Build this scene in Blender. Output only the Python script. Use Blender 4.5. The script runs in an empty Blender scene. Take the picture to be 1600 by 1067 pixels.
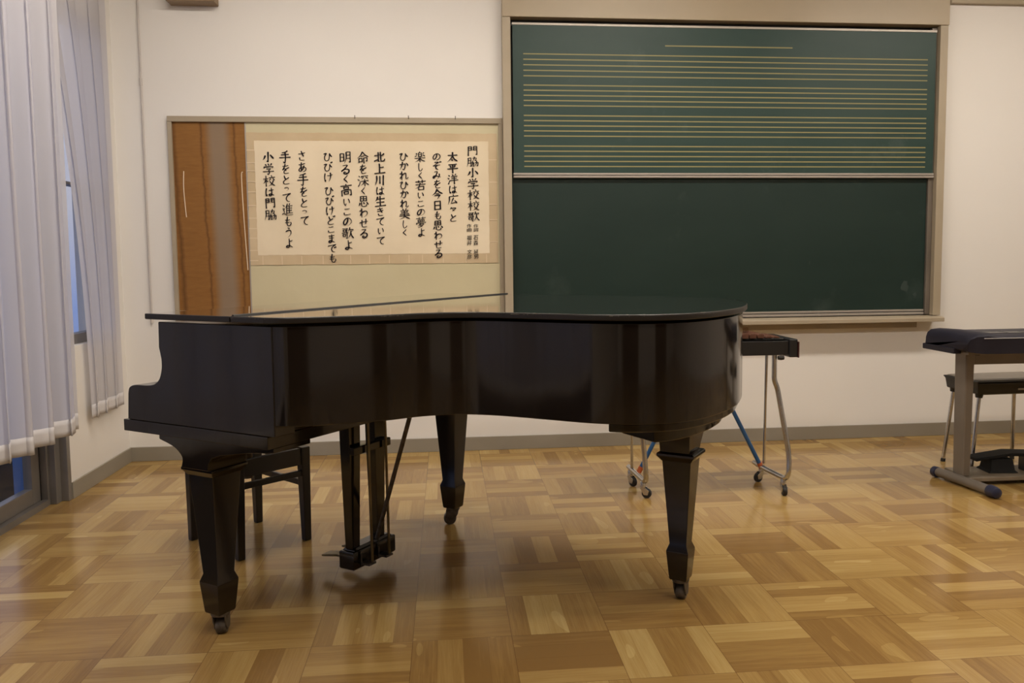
import bpy, bmesh, math, random
from mathutils import Vector, Matrix
random.seed(7)
C = bpy.context.scene.collection
PI = math.pi

# ---------------------------------------------------------------- camera
F_PX, CX, CY = 1302.02, 828.94, 507.57
rx, ry, rz = (math.radians(a) for a in (-4.5286, 0.5498, -5.7844))
Rm = Matrix.Rotation(rz, 3, 'Z') @ Matrix.Rotation(rx, 3, 'X') @ Matrix.Rotation(ry, 3, 'Y')
cam_d = bpy.data.cameras.new('camera')
cam = bpy.data.objects.new('camera', cam_d)
C.objects.link(cam)
cam_d.sensor_width = 36
cam_d.lens = F_PX / 1600 * 36
cam_d.shift_x = (800 - CX) / 1600
cam_d.shift_y = (CY - 533.5) / 1600
cam_d.clip_start = 0.05
M = Matrix.Identity(4)
for i in range(3):
    M[i][0], M[i][1], M[i][2] = Rm[i][0], Rm[i][2], -Rm[i][1]
M.translation = Vector((-0.063, -4.9753, 1.1493))
cam.matrix_world = M
bpy.context.scene.camera = cam

# ---------------------------------------------------------------- view, world
sc = bpy.context.scene
sc.view_settings.view_transform = 'Standard'
sc.view_settings.look = 'None'
sc.view_settings.exposure = 0.0
sc.view_settings.gamma = 1.0
sc.view_settings.use_curve_mapping = False
w = bpy.data.worlds.new('dusk')
sc.world = w
w.use_nodes = True
wn_ = w.node_tree.nodes
bg = wn_['Background']
tc_ = wn_.new('ShaderNodeTexCoord'); sp_ = wn_.new('ShaderNodeSeparateXYZ'); mr_ = wn_.new('ShaderNodeMapRange'); cr_ = wn_.new('ShaderNodeValToRGB')
w.node_tree.links.new(tc_.outputs['Generated'], sp_.inputs[0])
w.node_tree.links.new(sp_.outputs[2], mr_.inputs[0])
mr_.inputs[1].default_value, mr_.inputs[2].default_value = -0.2, 0.6
w.node_tree.links.new(mr_.outputs[0], cr_.inputs[0])
for p_, c_ in ((0.0, (0.10, 0.14, 0.32)), (0.19, (0.20, 0.26, 0.50)), (0.25, (0.32, 0.34, 0.50)), (0.33, (0.44, 0.42, 0.50)), (1.0, (0.32, 0.36, 0.58))):
    e_ = cr_.color_ramp.elements[0] if p_ == 0.0 else cr_.color_ramp.elements[-1] if p_ == 1.0 else cr_.color_ramp.elements.new(p_)
    e_.color = (*c_, 1)
w.node_tree.links.new(cr_.outputs[0], bg.inputs[0])
bg.inputs[1].default_value = 1.25
LAMP_STRENGTH = 40.0
LAMP_COLOR = (1.0, 0.905, 0.785)

# ---------------------------------------------------------------- helpers
def tag(o, label=None, cat=None, group=None, kind=None):
    for k_, v_ in (('label', label), ('category', cat), ('group', group), ('kind', kind)):
        if v_: o[k_] = v_
    return o

def empty(name, loc, rz=0.0, label=None, cat=None, group=None):
    o = bpy.data.objects.new(name, None)
    C.objects.link(o)
    o.location = loc
    o.rotation_euler = (0, 0, rz)
    o.empty_display_size = 0.1
    return tag(o, label, cat, group)

def obj(name, bm, mat, parent=None, bevel=0.0, smooth=35, segs=2):
    bmesh.ops.recalc_face_normals(bm, faces=bm.faces[:])
    me = bpy.data.meshes.new(name)
    bm.to_mesh(me)
    bm.free()
    me.materials.append(mat)
    if smooth:
        me.shade_smooth()
        me.set_sharp_from_angle(angle=math.radians(smooth))
    o = bpy.data.objects.new(name, me)
    C.objects.link(o)
    if parent: o.parent = parent
    if bevel:
        m = o.modifiers.new('bevel', 'BEVEL')
        m.width = bevel
        m.segments = segs
        m.limit_method = 'ANGLE'
        m.angle_limit = math.radians(40)
        m.harden_normals = True
    return o

def NB(): return bmesh.new()

def box(bm, x0, x1, y0, y1, z0, z1):
    v = [bm.verts.new(p) for p in ((x0,y0,z0),(x1,y0,z0),(x1,y1,z0),(x0,y1,z0),(x0,y0,z1),(x1,y0,z1),(x1,y1,z1),(x0,y1,z1))]
    for f in ((3,2,1,0),(4,5,6,7),(0,1,5,4),(1,2,6,5),(2,3,7,6),(3,0,4,7)):
        bm.faces.new([v[i] for i in f])
    return bm

def BX(*a): return box(NB(), *a)

def rings(bm, secs, cap=True):
    """loft a list of closed rings with the same number of points"""
    rows = [[bm.verts.new(p) for p in s] for s in secs]
    n = len(rows[0])
    for a_, b_ in zip(rows, rows[1:]):
        for i in range(n):
            bm.faces.new((a_[i], a_[(i+1) % n], b_[(i+1) % n], b_[i]))
    if cap:
        bm.faces.new(rows[0][::-1])
        bm.faces.new(rows[-1])
    return bm

def rect_loft(bm, secs):
    """secs: (cx, cy, z, wx, wy)"""
    return rings(bm, [[(cx-wx/2, cy-wy/2, z), (cx+wx/2, cy-wy/2, z), (cx+wx/2, cy+wy/2, z), (cx-wx/2, cy+wy/2, z)] for cx, cy, z, wx, wy in secs])

def tube(bm, pts, r, n=12):
    pts = [Vector(p) for p in pts]
    rs = r if isinstance(r, (list, tuple)) else [r]*len(pts)
    t0 = (pts[1]-pts[0]).normalized()
    up = Vector((0,0,1)) if abs(t0.z) < 0.9 else Vector((1,0,0))
    nrm = t0.cross(up).normalized()
    secs = []
    for i, p in enumerate(pts):
        t = (pts[min(i+1, len(pts)-1)] - pts[max(i-1, 0)]).normalized()
        nrm = (nrm - t*nrm.dot(t)).normalized()
        b = t.cross(nrm)
        secs.append([p + (nrm*math.cos(2*PI*j/n) + b*math.sin(2*PI*j/n))*rs[i] for j in range(n)])
    return rings(bm, secs)

def fillet(pts, r, n=6):
    """round the inner corners of a 3D polyline"""
    pts = [Vector(p) for p in pts]
    out = [pts[0]]
    for a_, b_, c_ in zip(pts, pts[1:], pts[2:]):
        d1, d2 = (a_-b_), (c_-b_)
        q = min(r, d1.length*0.45, d2.length*0.45)
        p1, p2 = b_ + d1.normalized()*q, b_ + d2.normalized()*q
        for i in range(n+1):
            t = i/n
            out.append(p1*(1-t)**2 + b_*2*t*(1-t) + p2*t*t)
    out.append(pts[-1])
    return out

def catmull(pts, n=8):
    pts = [Vector(p) for p in pts]
    out = []
    for i in range(len(pts)-1):
        p0, p1, p2, p3 = pts[max(i-1,0)], pts[i], pts[i+1], pts[min(i+2, len(pts)-1)]
        for j in range(n):
            t = j/n
            out.append(0.5*((2*p1)+(p2-p0)*t+(2*p0-5*p1+4*p2-p3)*t*t+(3*p1-p0-3*p2+p3)*t**3))
    out.append(pts[-1])
    return out

def prism(bm, poly, d0, d1, axis='z'):
    """extrude a 2D polygon; axis z: poly=(x,y); axis y: poly=(x,z); axis x: poly=(y,z)"""
    f = {'z': lambda p, d: (p[0], p[1], d), 'y': lambda p, d: (p[0], d, p[1]), 'x': lambda p, d: (d, p[0], p[1])}[axis]
    return rings(bm, [[f(p, d0) for p in poly], [f(p, d1) for p in poly]])

def lathe(bm, prof, centre=(0,0,0), n=24, axis='z'):
    secs = []
    for r, h in prof:
        r = max(r, 1e-4)
        ring = []
        for j in range(n):
            c_, s_ = r*math.cos(2*PI*j/n), r*math.sin(2*PI*j/n)
            p = {'z': (c_, s_, h), 'y': (c_, h, s_), 'x': (h, c_, s_)}[axis]
            ring.append((p[0]+centre[0], p[1]+centre[1], p[2]+centre[2]))
        secs.append(ring)
    return rings(bm, secs)

def offset_poly(poly, d):
    """move a closed 2D polygon inwards (counter-clockwise input) by d"""
    n = len(poly)
    out = []
    for i in range(n):
        p0, p1, p2 = (Vector((poly[(i+k_) % n][0], poly[(i+k_) % n][1])) for k_ in (-1, 0, 1))
        e1, e2 = (p1-p0).normalized(), (p2-p1).normalized()
        n1, n2 = Vector((-e1.y, e1.x)), Vector((-e2.y, e2.x))
        m = n1+n2
        m = m/max(m.length_squared/2, 0.4)
        out.append((p1.x+m.x*d, p1.y+m.y*d))
    return out

# ---------------------------------------------------------------- materials
def mat(name, col, rough=0.5, metal=0.0, spec=0.5, coat=0.0):
    m = bpy.data.materials.new(name)
    m.use_nodes = True
    b = m.node_tree.nodes['Principled BSDF']
    b.inputs['Base Color'].default_value = (*col, 1)
    b.inputs['Roughness'].default_value = rough
    b.inputs['Metallic'].default_value = metal
    b.inputs['Specular IOR Level'].default_value = spec
    b.inputs['Coat Weight'].default_value = coat
    b.inputs['Coat Roughness'].default_value = 0.05
    return m

class NT:
    """small node-tree writer"""
    def __init__(s, m): s.t = m.node_tree; s.b = s.t.nodes.get('Principled BSDF')
    def n(s, typ, **kw):
        nd = s.t.nodes.new(typ)
        for k_, v_ in kw.items(): setattr(nd, k_, v_)
        return nd
    def link(s, a_, b_): s.t.links.new(a_, b_)
    def inp(s, sock, v_):
        if isinstance(v_, bpy.types.NodeSocket): s.link(v_, sock)
        else: sock.default_value = v_
    def math(s, op, a_, b_=0.0, c_=0.0):
        nd = s.n('ShaderNodeMath', operation=op)
        s.inp(nd.inputs[0], a_); s.inp(nd.inputs[1], b_); s.inp(nd.inputs[2], c_)
        return nd.outputs[0]
    def mix(s, f, a_, b_):
        nd = s.n('ShaderNodeMix', data_type='RGBA')
        s.inp(nd.inputs[0], f); s.inp(nd.inputs[6], a_ if isinstance(a_, bpy.types.NodeSocket) else (*a_, 1)); s.inp(nd.inputs[7], b_ if isinstance(b_, bpy.types.NodeSocket) else (*b_, 1))
        return nd.outputs[2]
    def mixf(s, f, a_, b_):
        nd = s.n('ShaderNodeMix', data_type='FLOAT')
        s.inp(nd.inputs[0], f); s.inp(nd.inputs[2], a_); s.inp(nd.inputs[3], b_)
        return nd.outputs[0]
    def comb(s, x, y, z):
        nd = s.n('ShaderNodeCombineXYZ')
        for i, v_ in enumerate((x, y, z)): s.inp(nd.inputs[i], v_)
        return nd.outputs[0]
    def coord(s):
        tc = s.n('ShaderNodeTexCoord')
        sp = s.n('ShaderNodeSeparateXYZ')
        s.link(tc.outputs['Object'], sp.inputs[0])
        return tc.outputs['Object'], sp.outputs
    def noise(s, vec, scale, detail=3, rough=0.5):
        nd = s.n('ShaderNodeTexNoise')
        if vec: s.link(vec, nd.inputs['Vector'])
        nd.inputs['Scale'].default_value = scale
        nd.inputs['Detail'].default_value = detail
        nd.inputs['Roughness'].default_value = rough
        return nd.outputs['Fac']
    def ramp(s, f, stops, interp='LINEAR'):
        nd = s.n('ShaderNodeValToRGB')
        cr = nd.color_ramp
        cr.interpolation = interp
        while len(cr.elements) < len(stops): cr.elements.new(0.5)
        for e_, (p_, c_) in zip(cr.elements, stops):
            e_.position = p_
            e_.color = (*c_, 1) if len(c_) == 3 else c_
        s.link(f, nd.inputs[0])
        return nd.outputs[0]
    def bump(s, h, dist, strength=0.5):
        nd = s.n('ShaderNodeBump')
        nd.inputs['Distance'].default_value = dist
        nd.inputs['Strength'].default_value = strength
        s.link(h, nd.inputs['Height'])
        s.link(nd.outputs[0], s.b.inputs['Normal'])
    def base(s, c_): s.link(c_, s.b.inputs['Base Color'])

def noisy(m, c1, c2, scale, bump=0.0, rough=None, stretch=None):
    t = NT(m)
    v_, xyz = t.coord()
    if stretch:
        mp = t.n('ShaderNodeMapping'); mp.inputs['Scale'].default_value = stretch
        t.link(v_, mp.inputs[0]); v_ = mp.outputs[0]
    f = t.noise(v_, scale, 4)
    t.base(t.ramp(f, [(0.3, c1), (0.7, c2)]))
    if bump: t.bump(t.noise(v_, scale*6, 2), bump, 0.4)
    if rough: t.link(t.mixf(f, *rough), t.b.inputs['Roughness'])
    return m

WALL = noisy(mat('wall_paint', (0.72, 0.66, 0.58), 0.6, spec=0.3), (0.79, 0.765, 0.735), (0.81, 0.785, 0.755), 1.5, 0.0004)
CEIL = noisy(mat('ceiling_board', (0.8, 0.78, 0.74), 0.8), (0.78, 0.76, 0.72), (0.82, 0.80, 0.76), 8)
BASEB = noisy(mat('grey_vinyl', (0.28, 0.25, 0.21), 0.5), (0.27, 0.24, 0.19), (0.30, 0.27, 0.22), 3)
TRIM = noisy(mat('tan_trim', (0.42, 0.36, 0.27), 0.45), (0.36, 0.30, 0.215), (0.40, 0.335, 0.245), 4)
HEADER = noisy(mat('header_paint', (0.42, 0.34, 0.24), 0.4), (0.36, 0.29, 0.20), (0.40, 0.325, 0.225), 2)
ALU = noisy(mat('window_aluminium', (0.25, 0.24, 0.23), 0.4, 0.3), (0.20, 0.185, 0.17), (0.24, 0.22, 0.20), 6)
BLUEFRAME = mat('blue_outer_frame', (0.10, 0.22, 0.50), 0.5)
GASKET = mat('black_gasket', (0.015, 0.014, 0.013), 0.6)
ALU_L = mat('pale_aluminium', (0.40, 0.36, 0.32), 0.45, 0.4)
BLACK = mat('black_plastic', (0.012, 0.012, 0.013), 0.4)
DULLBLACK = mat('dull_black', (0.010, 0.010, 0.010), 0.65, spec=0.2)
RUBBER = mat('black_rubber', (0.015, 0.014, 0.013), 0.6)
CHROME = noisy(mat('chrome', (0.75, 0.72, 0.68), 0.18, 1.0), (0.46, 0.46, 0.47), (0.62, 0.62, 0.63), 12, rough=(0.12, 0.26))
BRASS = noisy(mat('brass', (0.16, 0.13, 0.08), 0.4, 1.0), (0.13, 0.105, 0.06), (0.22, 0.18, 0.105), 15)
IRON = noisy(mat('caster_iron', (0.10, 0.085, 0.07), 0.5, 0.5), (0.06, 0.05, 0.04), (0.16, 0.14, 0.12), 40)
BLUE = noisy(mat('blue_paint', (0.02, 0.10, 0.28), 0.35), (0.015, 0.085, 0.24), (0.025, 0.12, 0.32), 9)
ORANGE = mat('orange_plastic', (0.55, 0.12, 0.03), 0.5)
GREYBAR = noisy(mat('grey_steel', (0.42, 0.39, 0.35), 0.4, 0.3), (0.36, 0.33, 0.29), (0.45, 0.42, 0.37), 20)
PALEPIPE = mat('pale_conduit', (0.52, 0.48, 0.46), 0.5)
KBODY = noisy(mat('navy_plastic', (0.016, 0.015, 0.024), 0.35, spec=0.3), (0.012, 0.011, 0.020), (0.017, 0.016, 0.027), 5, rough=(0.45, 0.6))
KTOP = mat('dark_panel', (0.01, 0.01, 0.014), 0.3)
WHITELINE = mat('white_line', (0.55, 0.53, 0.55), 0.5)
STAND = noisy(mat('taupe_metal', (0.19, 0.165, 0.14), 0.4, 0.3), (0.165, 0.14, 0.115), (0.205, 0.175, 0.145), 5)
BOARDB = noisy(mat('base_board', (0.21, 0.17, 0.125), 0.5), (0.18, 0.145, 0.10), (0.24, 0.195, 0.145), 12)
NAVYCAP = mat('navy_cap', (0.015, 0.018, 0.045), 0.4)
SEATTOP = noisy(mat('black_vinyl', (0.06, 0.05, 0.045), 0.35), (0.05, 0.043, 0.04), (0.07, 0.06, 0.055), 30)
STOOLW = noisy(mat('black_stool_wood', (0.012, 0.010, 0.009), 0.3), (0.010, 0.009, 0.009), (0.016, 0.013, 0.012), 10)
PLATE = mat('metal_name_plate', (0.35, 0.32, 0.27), 0.4, 0.6)
DARKB = mat('brown_box', (0.24, 0.16, 0.09), 0.5)
RAWWOOD = noisy(mat('raw_spruce', (0.45, 0.20, 0.06), 0.6), (0.42, 0.18, 0.05), (0.50, 0.24, 0.08), 4, stretch=(1, 14, 1))
HEM = noisy(mat('curtain_hem', (0.70, 0.67, 0.68), 0.9, spec=0.1), (0.58, 0.56, 0.57), (0.62, 0.60, 0.61), 20)
NYLON = mat('nylon_cord', (0.75, 0.6, 0.42), 0.5)
INK = mat('black_ink', (0.012, 0.009, 0.012), 0.7, spec=0.2)
TAN_BAR = noisy(mat('rosewood_bar', (0.15, 0.06, 0.04), 0.4), (0.085, 0.034, 0.020), (0.14, 0.058, 0.036), 20, stretch=(1, 8, 1))
DARKRED = mat('dark_red_plastic', (0.06, 0.018, 0.015), 0.4)
LAMPBODY = mat('white_lamp_body', (0.8, 0.8, 0.78), 0.4)
STAFF = mat('staff_line_yellow', (0.26, 0.235, 0.10), 0.6)

# piano lacquer: brown-black with worn pale chips on its sharp edges
def lacquer(name, wear):
    m = mat(name, (0.013, 0.0095, 0.0075), 0.16, spec=0.5)
    t = NT(m)
    v_, xyz = t.coord()
    f = t.noise(v_, 2.2, 4)
    col = t.ramp(f, [(0.3, (0.007, 0.005, 0.0038)), (0.7, (0.012, 0.0085, 0.0062))])
    t.link(t.mixf(f, 0.06, 0.13), t.b.inputs['Roughness'])
    if wear:
        geo = t.n('ShaderNodeNewGeometry')
        chips = t.noise(v_, 55, 4, 0.7)
        patch = t.noise(v_, 7, 2)
        k_ = t.math('GREATER_THAN', t.math('ADD', chips, t.math('MULTIPLY', patch, 0.6)), wear)
        col = t.mix(k_, col, (0.42, 0.36, 0.28))
    t.base(col)
    return m
LACQ = lacquer('piano_lacquer', 0)
CHIPPED = lacquer('chipped_lacquer_edge', 0.92)
for l_ in list(CHIPPED.node_tree.links):
    if l_.to_socket.name == 'Roughness' and l_.to_node.type == 'BSDF_PRINCIPLED': CHIPPED.node_tree.links.remove(l_)
CHIPPED.node_tree.nodes['Principled BSDF'].inputs['Roughness'].default_value = 0.5
LIDEDGE = mat('dull_lid_edge', (0.010, 0.0075, 0.006), 0.38, spec=0.4)
LIDTOP = mat('lid_lacquer', (0.012, 0.009, 0.007), 0.05, spec=0.5, coat=1.0)

def parquet():
    m = mat('parquet', (0.4, 0.24, 0.1), 0.15, spec=0.4)
    t = NT(m)
    v_, xyz = t.coord()
    X = t.math('DIVIDE', t.math('SUBTRACT', xyz[0], -0.1805), 0.30)
    Y = t.math('DIVIDE', t.math('SUBTRACT', xyz[1], -2.2146), 0.30)
    cx, cy = t.math('FLOOR', X), t.math('FLOOR', Y)
    fx, fy = t.math('FRACT', X), t.math('FRACT', Y)
    par = t.math('FLOORED_MODULO', t.math('ADD', cx, cy), 2.0)      # 0: strips run away from the camera
    s_ = t.mixf(par, fx, fy)
    a_ = t.mixf(par, fy, fx)
    # strips per block between four and six
    wn0 = t.n('ShaderNodeTexWhiteNoise', noise_dimensions='3D')
    t.link(t.comb(cx, cy, 3.7), wn0.inputs['Vector'])
    nst = t.math('ADD', 4.0, t.math('FLOOR', t.math('MULTIPLY', wn0.outputs['Value'], 1.99)))
    sk = t.math('MULTIPLY', s_, nst)
    k_ = t.math('FLOOR', sk)
    wn = t.n('ShaderNodeTexWhiteNoise', noise_dimensions='3D')
    t.link(t.comb(cx, cy, k_), wn.inputs['Vector'])
    rnd = wn.outputs['Value']
    seed = t.math('MULTIPLY', rnd, 37.0)
    gv = t.comb(t.math('ADD', t.math('MULTIPLY', s_, 9.0), seed), t.math('ADD', t.math('MULTIPLY', a_, 0.55), seed), t.math('MULTIPLY', cx, 1.3))
    grain = t.noise(gv, 1.6, 5, 0.6)
    gv2 = t.comb(t.math('MULTIPLY', s_, 60.0), t.math('ADD', t.math('MULTIPLY', a_, 2.0), seed), cy)
    fine = t.noise(gv2, 1.0, 3, 0.6)
    big = t.noise(t.comb(t.math('MULTIPLY', s_, 2.2), t.math('ADD', t.math('MULTIPLY', a_, 0.8), seed), seed), 1.4, 1)
    tone = t.math('ADD', t.math('MULTIPLY', rnd, 0.60), t.math('ADD', t.math('MULTIPLY', t.math('SUBTRACT', wn0.outputs['Value'], 0.5), 0.26),
                  t.math('MULTIPLY', t.math('GREATER_THAN', big, 0.69), 0.22)))
    tone = t.math('ADD', tone, t.math('MULTIPLY', t.math('SUBTRACT', grain, 0.5), 0.50))
    tone = t.math('ADD', tone, t.math('MULTIPLY', t.math('SUBTRACT', fine, 0.5), 0.42))
    col = t.ramp(tone, [(0.0, (0.25, 0.140, 0.042)), (0.25, (0.335, 0.203, 0.064)), (0.55, (0.43, 0.284, 0.098)), (0.95, (0.56, 0.412, 0.168))])
    # joints
    ex = t.math('MINIMUM', fx, t.math('SUBTRACT', 1.0, fx))
    ey = t.math('MINIMUM', fy, t.math('SUBTRACT', 1.0, fy))
    joint = t.math('LESS_THAN', t.math('MINIMUM', ex, ey), 0.0032)
    es = t.math('FRACT', sk)
    sj = t.math('LESS_THAN', t.math('MINIMUM', es, t.math('SUBTRACT', 1.0, es)), 0.010)
    col = t.mix(t.math('MULTIPLY', sj, 0.35), col, (0.17, 0.08, 0.025))
    col = t.mix(t.math('MULTIPLY', joint, 0.65), col, (0.12, 0.055, 0.018))
    t.base(col)
    t.link(t.mixf(t.noise(v_, 3.0, 3), 0.10, 0.24), t.b.inputs['Roughness'])
    wav = t.noise(v_, 5.0, 2)
    t.bump(t.math('ADD', wav, t.math('MULTIPLY', joint, -0.25)), 0.0012, 0.25)
    return m
FLOOR = parquet()

def chalkboard(name, c1, c2, dust):
    m = mat(name, c1, 0.45, spec=0.35)
    t = NT(m)
    v_, xyz = t.coord()
    mp = t.n('ShaderNodeMapping'); mp.inputs['Scale'].default_value = (1, 1, 2.5)
    t.link(v_, mp.inputs[0])
    f = t.noise(mp.outputs[0], 1.6, 5, 0.6)
    col = t.ramp(f, [(0.3, c1), (0.75, c2)])
    sm = t.noise(v_, 2.6, 6, 0.65)
    k_ = t.ramp(sm, [(0.60, (0, 0, 0)), (0.82, (dust, dust, dust))])
    col = t.mix(k_, col, (0.32, 0.36, 0.34))
    t.base(col)
    return m
CHALK_U = chalkboard('chalkboard_staff', (0.017, 0.044, 0.037), (0.028, 0.057, 0.048), 0.15)
CHALK_L = chalkboard('chalkboard_plain', (0.009, 0.024, 0.020), (0.013, 0.030, 0.025), 0.08)
CHALKMARK = mat('chalk_smudge', (0.028, 0.044, 0.038), 0.9)

def cork():
    m = mat('stained_board', (0.30, 0.15, 0.05), 0.7, spec=0.25)
    t = NT(m)
    v_, xyz = t.coord()
    mp = t.n('ShaderNodeMapping'); mp.inputs['Scale'].default_value = (3, 1, 18)
    t.link(v_, mp.inputs[0])
    f = t.noise(mp.outputs[0], 3.0, 4, 0.65)
    col = t.ramp(f, [(0.3, (0.235, 0.106, 0.027)), (0.7, (0.285, 0.134, 0.037))])
    wob = t.math('MULTIPLY', t.math('SUBTRACT', t.noise(t.comb(0.0, 0.0, xyz[2]), 6.0, 4, 0.65), 0.5), 0.05)
    # grey faded band with brown tide marks (x measured on the board)
    xx = t.math('ADD', xyz[0], wob)
    lean = t.math('MULTIPLY', t.math('SUBTRACT', xyz[2], 1.4), -0.03)
    xx = t.math('SUBTRACT', xx, lean)
    d = t.math('ABSOLUTE', t.math('SUBTRACT', t.math('SUBTRACT', xyz[0], lean), -1.325))
    band = t.ramp(d, [(0.030, (0.9, 0.9, 0.9)), (0.075, (0, 0, 0))])
    fade = t.math('MULTIPLY', band, t.mixf(t.noise(v_, 3.0, 2), 0.65, 1.0))
    col = t.mix(fade, col, (0.27, 0.215, 0.16))
    for cxx, wd in ((-1.418, 0.006), (-1.236, 0.006), (-1.57, 0.012)):
        e_ = t.math('ABSOLUTE', t.math('SUBTRACT', xx, cxx))
        col = t.mix(t.ramp(e_, [(0.0, (0.6, 0.6, 0.6)), (wd*1.6, (0, 0, 0))]), col, (0.075, 0.028, 0.009))
    t.base(col)
    return m
CORK = cork()

def paper(name, c1, c2, scale):
    m = mat(name, c1, 0.75, spec=0.15)
    t = NT(m)
    v_, xyz = t.coord()
    f = t.noise(v_, scale, 4, 0.55)
    t.base(t.ramp(f, [(0.3, c1), (0.72, c2)]))
    t.bump(t.noise(v_, 5.0, 3, 0.5), 0.012, 0.5)
    return m
CREAM = paper('cream_cover', (0.57, 0.51, 0.33), (0.64, 0.58, 0.40), 1.2)
NT(CREAM).b.inputs['Roughness'].default_value = 0.35
PAPER = paper('writing_paper', (0.74, 0.63, 0.46), (0.82, 0.71, 0.54), 2.2)
MOUNT = paper('mount_paper', (0.53, 0.41, 0.26), (0.64, 0.51, 0.34), 4.0)
TAPE = mat('old_tape', (0.68, 0.55, 0.38), 0.35)

def cloth():
    m = bpy.data.materials.new('sheer_white_curtain')
    m.use_nodes = True
    nt = m.node_tree
    nt.nodes.remove(nt.nodes['Principled BSDF'])
    t = NT(m)
    out = nt.nodes['Material Output']
    df = t.n('ShaderNodeBsdfDiffuse'); df.inputs[0].default_value = (0.74, 0.72, 0.75, 1)
    tr = t.n('ShaderNodeBsdfTranslucent'); tr.inputs[0].default_value = (0.76, 0.77, 0.86, 1)
    tp = t.n('ShaderNodeBsdfTransparent'); tp.inputs[0].default_value = (0.95, 0.95, 0.95, 1)
    m1 = t.n('ShaderNodeMixShader'); m1.inputs[0].default_value = 0.42
    m2 = t.n('ShaderNodeMixShader'); m2.inputs[0].default_value = 0.16
    t.link(df.outputs[0], m1.inputs[1]); t.link(tr.outputs[0], m1.inputs[2])
    t.link(m1.outputs[0], m2.inputs[1]); t.link(tp.outputs[0], m2.inputs[2])
    t.link(m2.outputs[0], out.inputs[0])
    return m
CLOTH = cloth()

def glass(name, tint, gloss=0.08):
    m = bpy.data.materials.new(name)
    m.use_nodes = True
    nt = m.node_tree
    nt.nodes.remove(nt.nodes['Principled BSDF'])
    t = NT(m)
    tp = t.n('ShaderNodeBsdfTransparent'); tp.inputs[0].default_value = (*tint, 1)
    gl = t.n('ShaderNodeBsdfGlossy'); gl.inputs['Roughness'].default_value = 0.02
    lw = t.n('ShaderNodeLayerWeight'); lw.inputs[0].default_value = 0.5
    fac = t.math('ADD', 0.03, t.math('MULTIPLY', t.math('POWER', lw.outputs['Facing'], 5.0), 0.35))
    mx = t.n('ShaderNodeMixShader')
    t.link(fac, mx.inputs[0]); t.link(tp.outputs[0], mx.inputs[1]); t.link(gl.outputs[0], mx.inputs[2])
    t.link(mx.outputs[0], nt.nodes['Material Output'].inputs[0])
    return m
GLASS = glass('window_glass', (0.92, 0.95, 0.96))
ACRYL = glass('clear_acrylic', (0.93, 0.90, 0.88))

def emit(name, col, s_):
    m = bpy.data.materials.new(name)
    m.use_nodes = True
    b = m.node_tree.nodes['Principled BSDF']
    b.inputs['Base Color'].default_value = (0.8, 0.8, 0.8, 1)
    b.inputs['Emission Color'].default_value = (*col, 1)
    b.inputs['Emission Strength'].default_value = s_
    return m
TUBE = emit('fluorescent_diffuser', LAMP_COLOR, LAMP_STRENGTH)
GROUND = noisy(mat('dark_ground', (0.02, 0.02, 0.022), 0.9, spec=0.0), (0.015, 0.015, 0.017), (0.03, 0.03, 0.03), 2)
DOORW = noisy(mat('brown_door', (0.10, 0.055, 0.03), 0.4), (0.085, 0.045, 0.025), (0.12, 0.065, 0.035), 4, stretch=(12, 12, 1))

# ---------------------------------------------------------------- room shell
XL, XR, YB, YF, ZC = -1.90, 6.2, 0.0, -8.2, 3.0
def struct(name, bm, m, parent=None, bevel=0.0):
    o = obj(name, bm, m, parent, bevel)
    if not parent: o['kind'] = 'structure'
    return o

struct('floor', BX(XL-0.25, XR, YF, YB, -0.05, 0.0), FLOOR)
struct('ceiling', BX(XL-0.25, XR+0.1, YF-0.1, YB+0.12, ZC, ZC+0.1), CEIL)
struct('wall_back', BX(XL-0.25, XR+0.1, YB, YB+0.12, -0.05, ZC), WALL)
struct('wall_right', BX(XR, XR+0.1, YF, YB, -0.05, ZC), WALL)
struct('wall_front', BX(XL-0.25, XR+0.1, YF-0.1, YF, -0.05, ZC), WALL)
# left wall: solid stub by the corner with a window above z=.75, then the glazed doors
YD = -0.77          # end of the stub
bm = NB()
box(bm, XL-0.15, XL, YD, YB, -0.05, 0.74)
box(bm, XL-0.15, XL, -0.14, YB, 0.74, 2.42)
box(bm, XL-0.15, XL, YF, YB, 2.42, ZC)
box(bm, XL-0.15, XL, YF, -5.4, -0.05, 2.42)
struct('wall_left', bm, WALL)
struct('baseboard_back', BX(XL, XR, -0.012, 0, 0.0, 0.082), BASEB, bevel=0.002)
struct('baseboard_left', BX(XL, XL+0.010, YD, -0.012, 0.0, 0.082), BASEB, bevel=0.002)
struct('trim_1', BX(3.045, XR, -0.03, 0, 2.685, 2.735), TRIM, bevel=0.003)

# window over the stub
win = empty('window_1', (XL-0.07, -0.45, 0.74)); win['kind'] = 'structure'
bm = NB()
for y0, y1, z0, z1 in ((-0.32, -0.27, 0, 1.68), (0.26, 0.31, 0, 1.68), (-0.27, 0.26, 0, 0.05), (-0.27, 0.26, 1.63, 1.68), (-0.27, 0.26, 0.805, 0.82)):
    box(bm, -0.03, 0.03, y0, y1, z0, z1)
obj('window_frame', bm, ALU, win, 0.003)
obj('pane', BX(-0.004, 0.004, -0.27, 0.26, 0.05, 1.63), GLASS, win, smooth=0)
# jamb between the stub and the glazed doors
bm = NB()
box(bm, XL-0.15, XL+0.004, YD-0.035, YD-0.0005, 0.0, 2.42)
box(bm, XL-0.15, XL-0.03, YD-0.085, YD-0.035, 0.0, 2.42)
box(bm, XL-0.15, XL-0.06, YD-0.105, YD-0.085, 0.0, 2.42)
struct('trim_2', bm, ALU, bevel=0.003)
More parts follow.
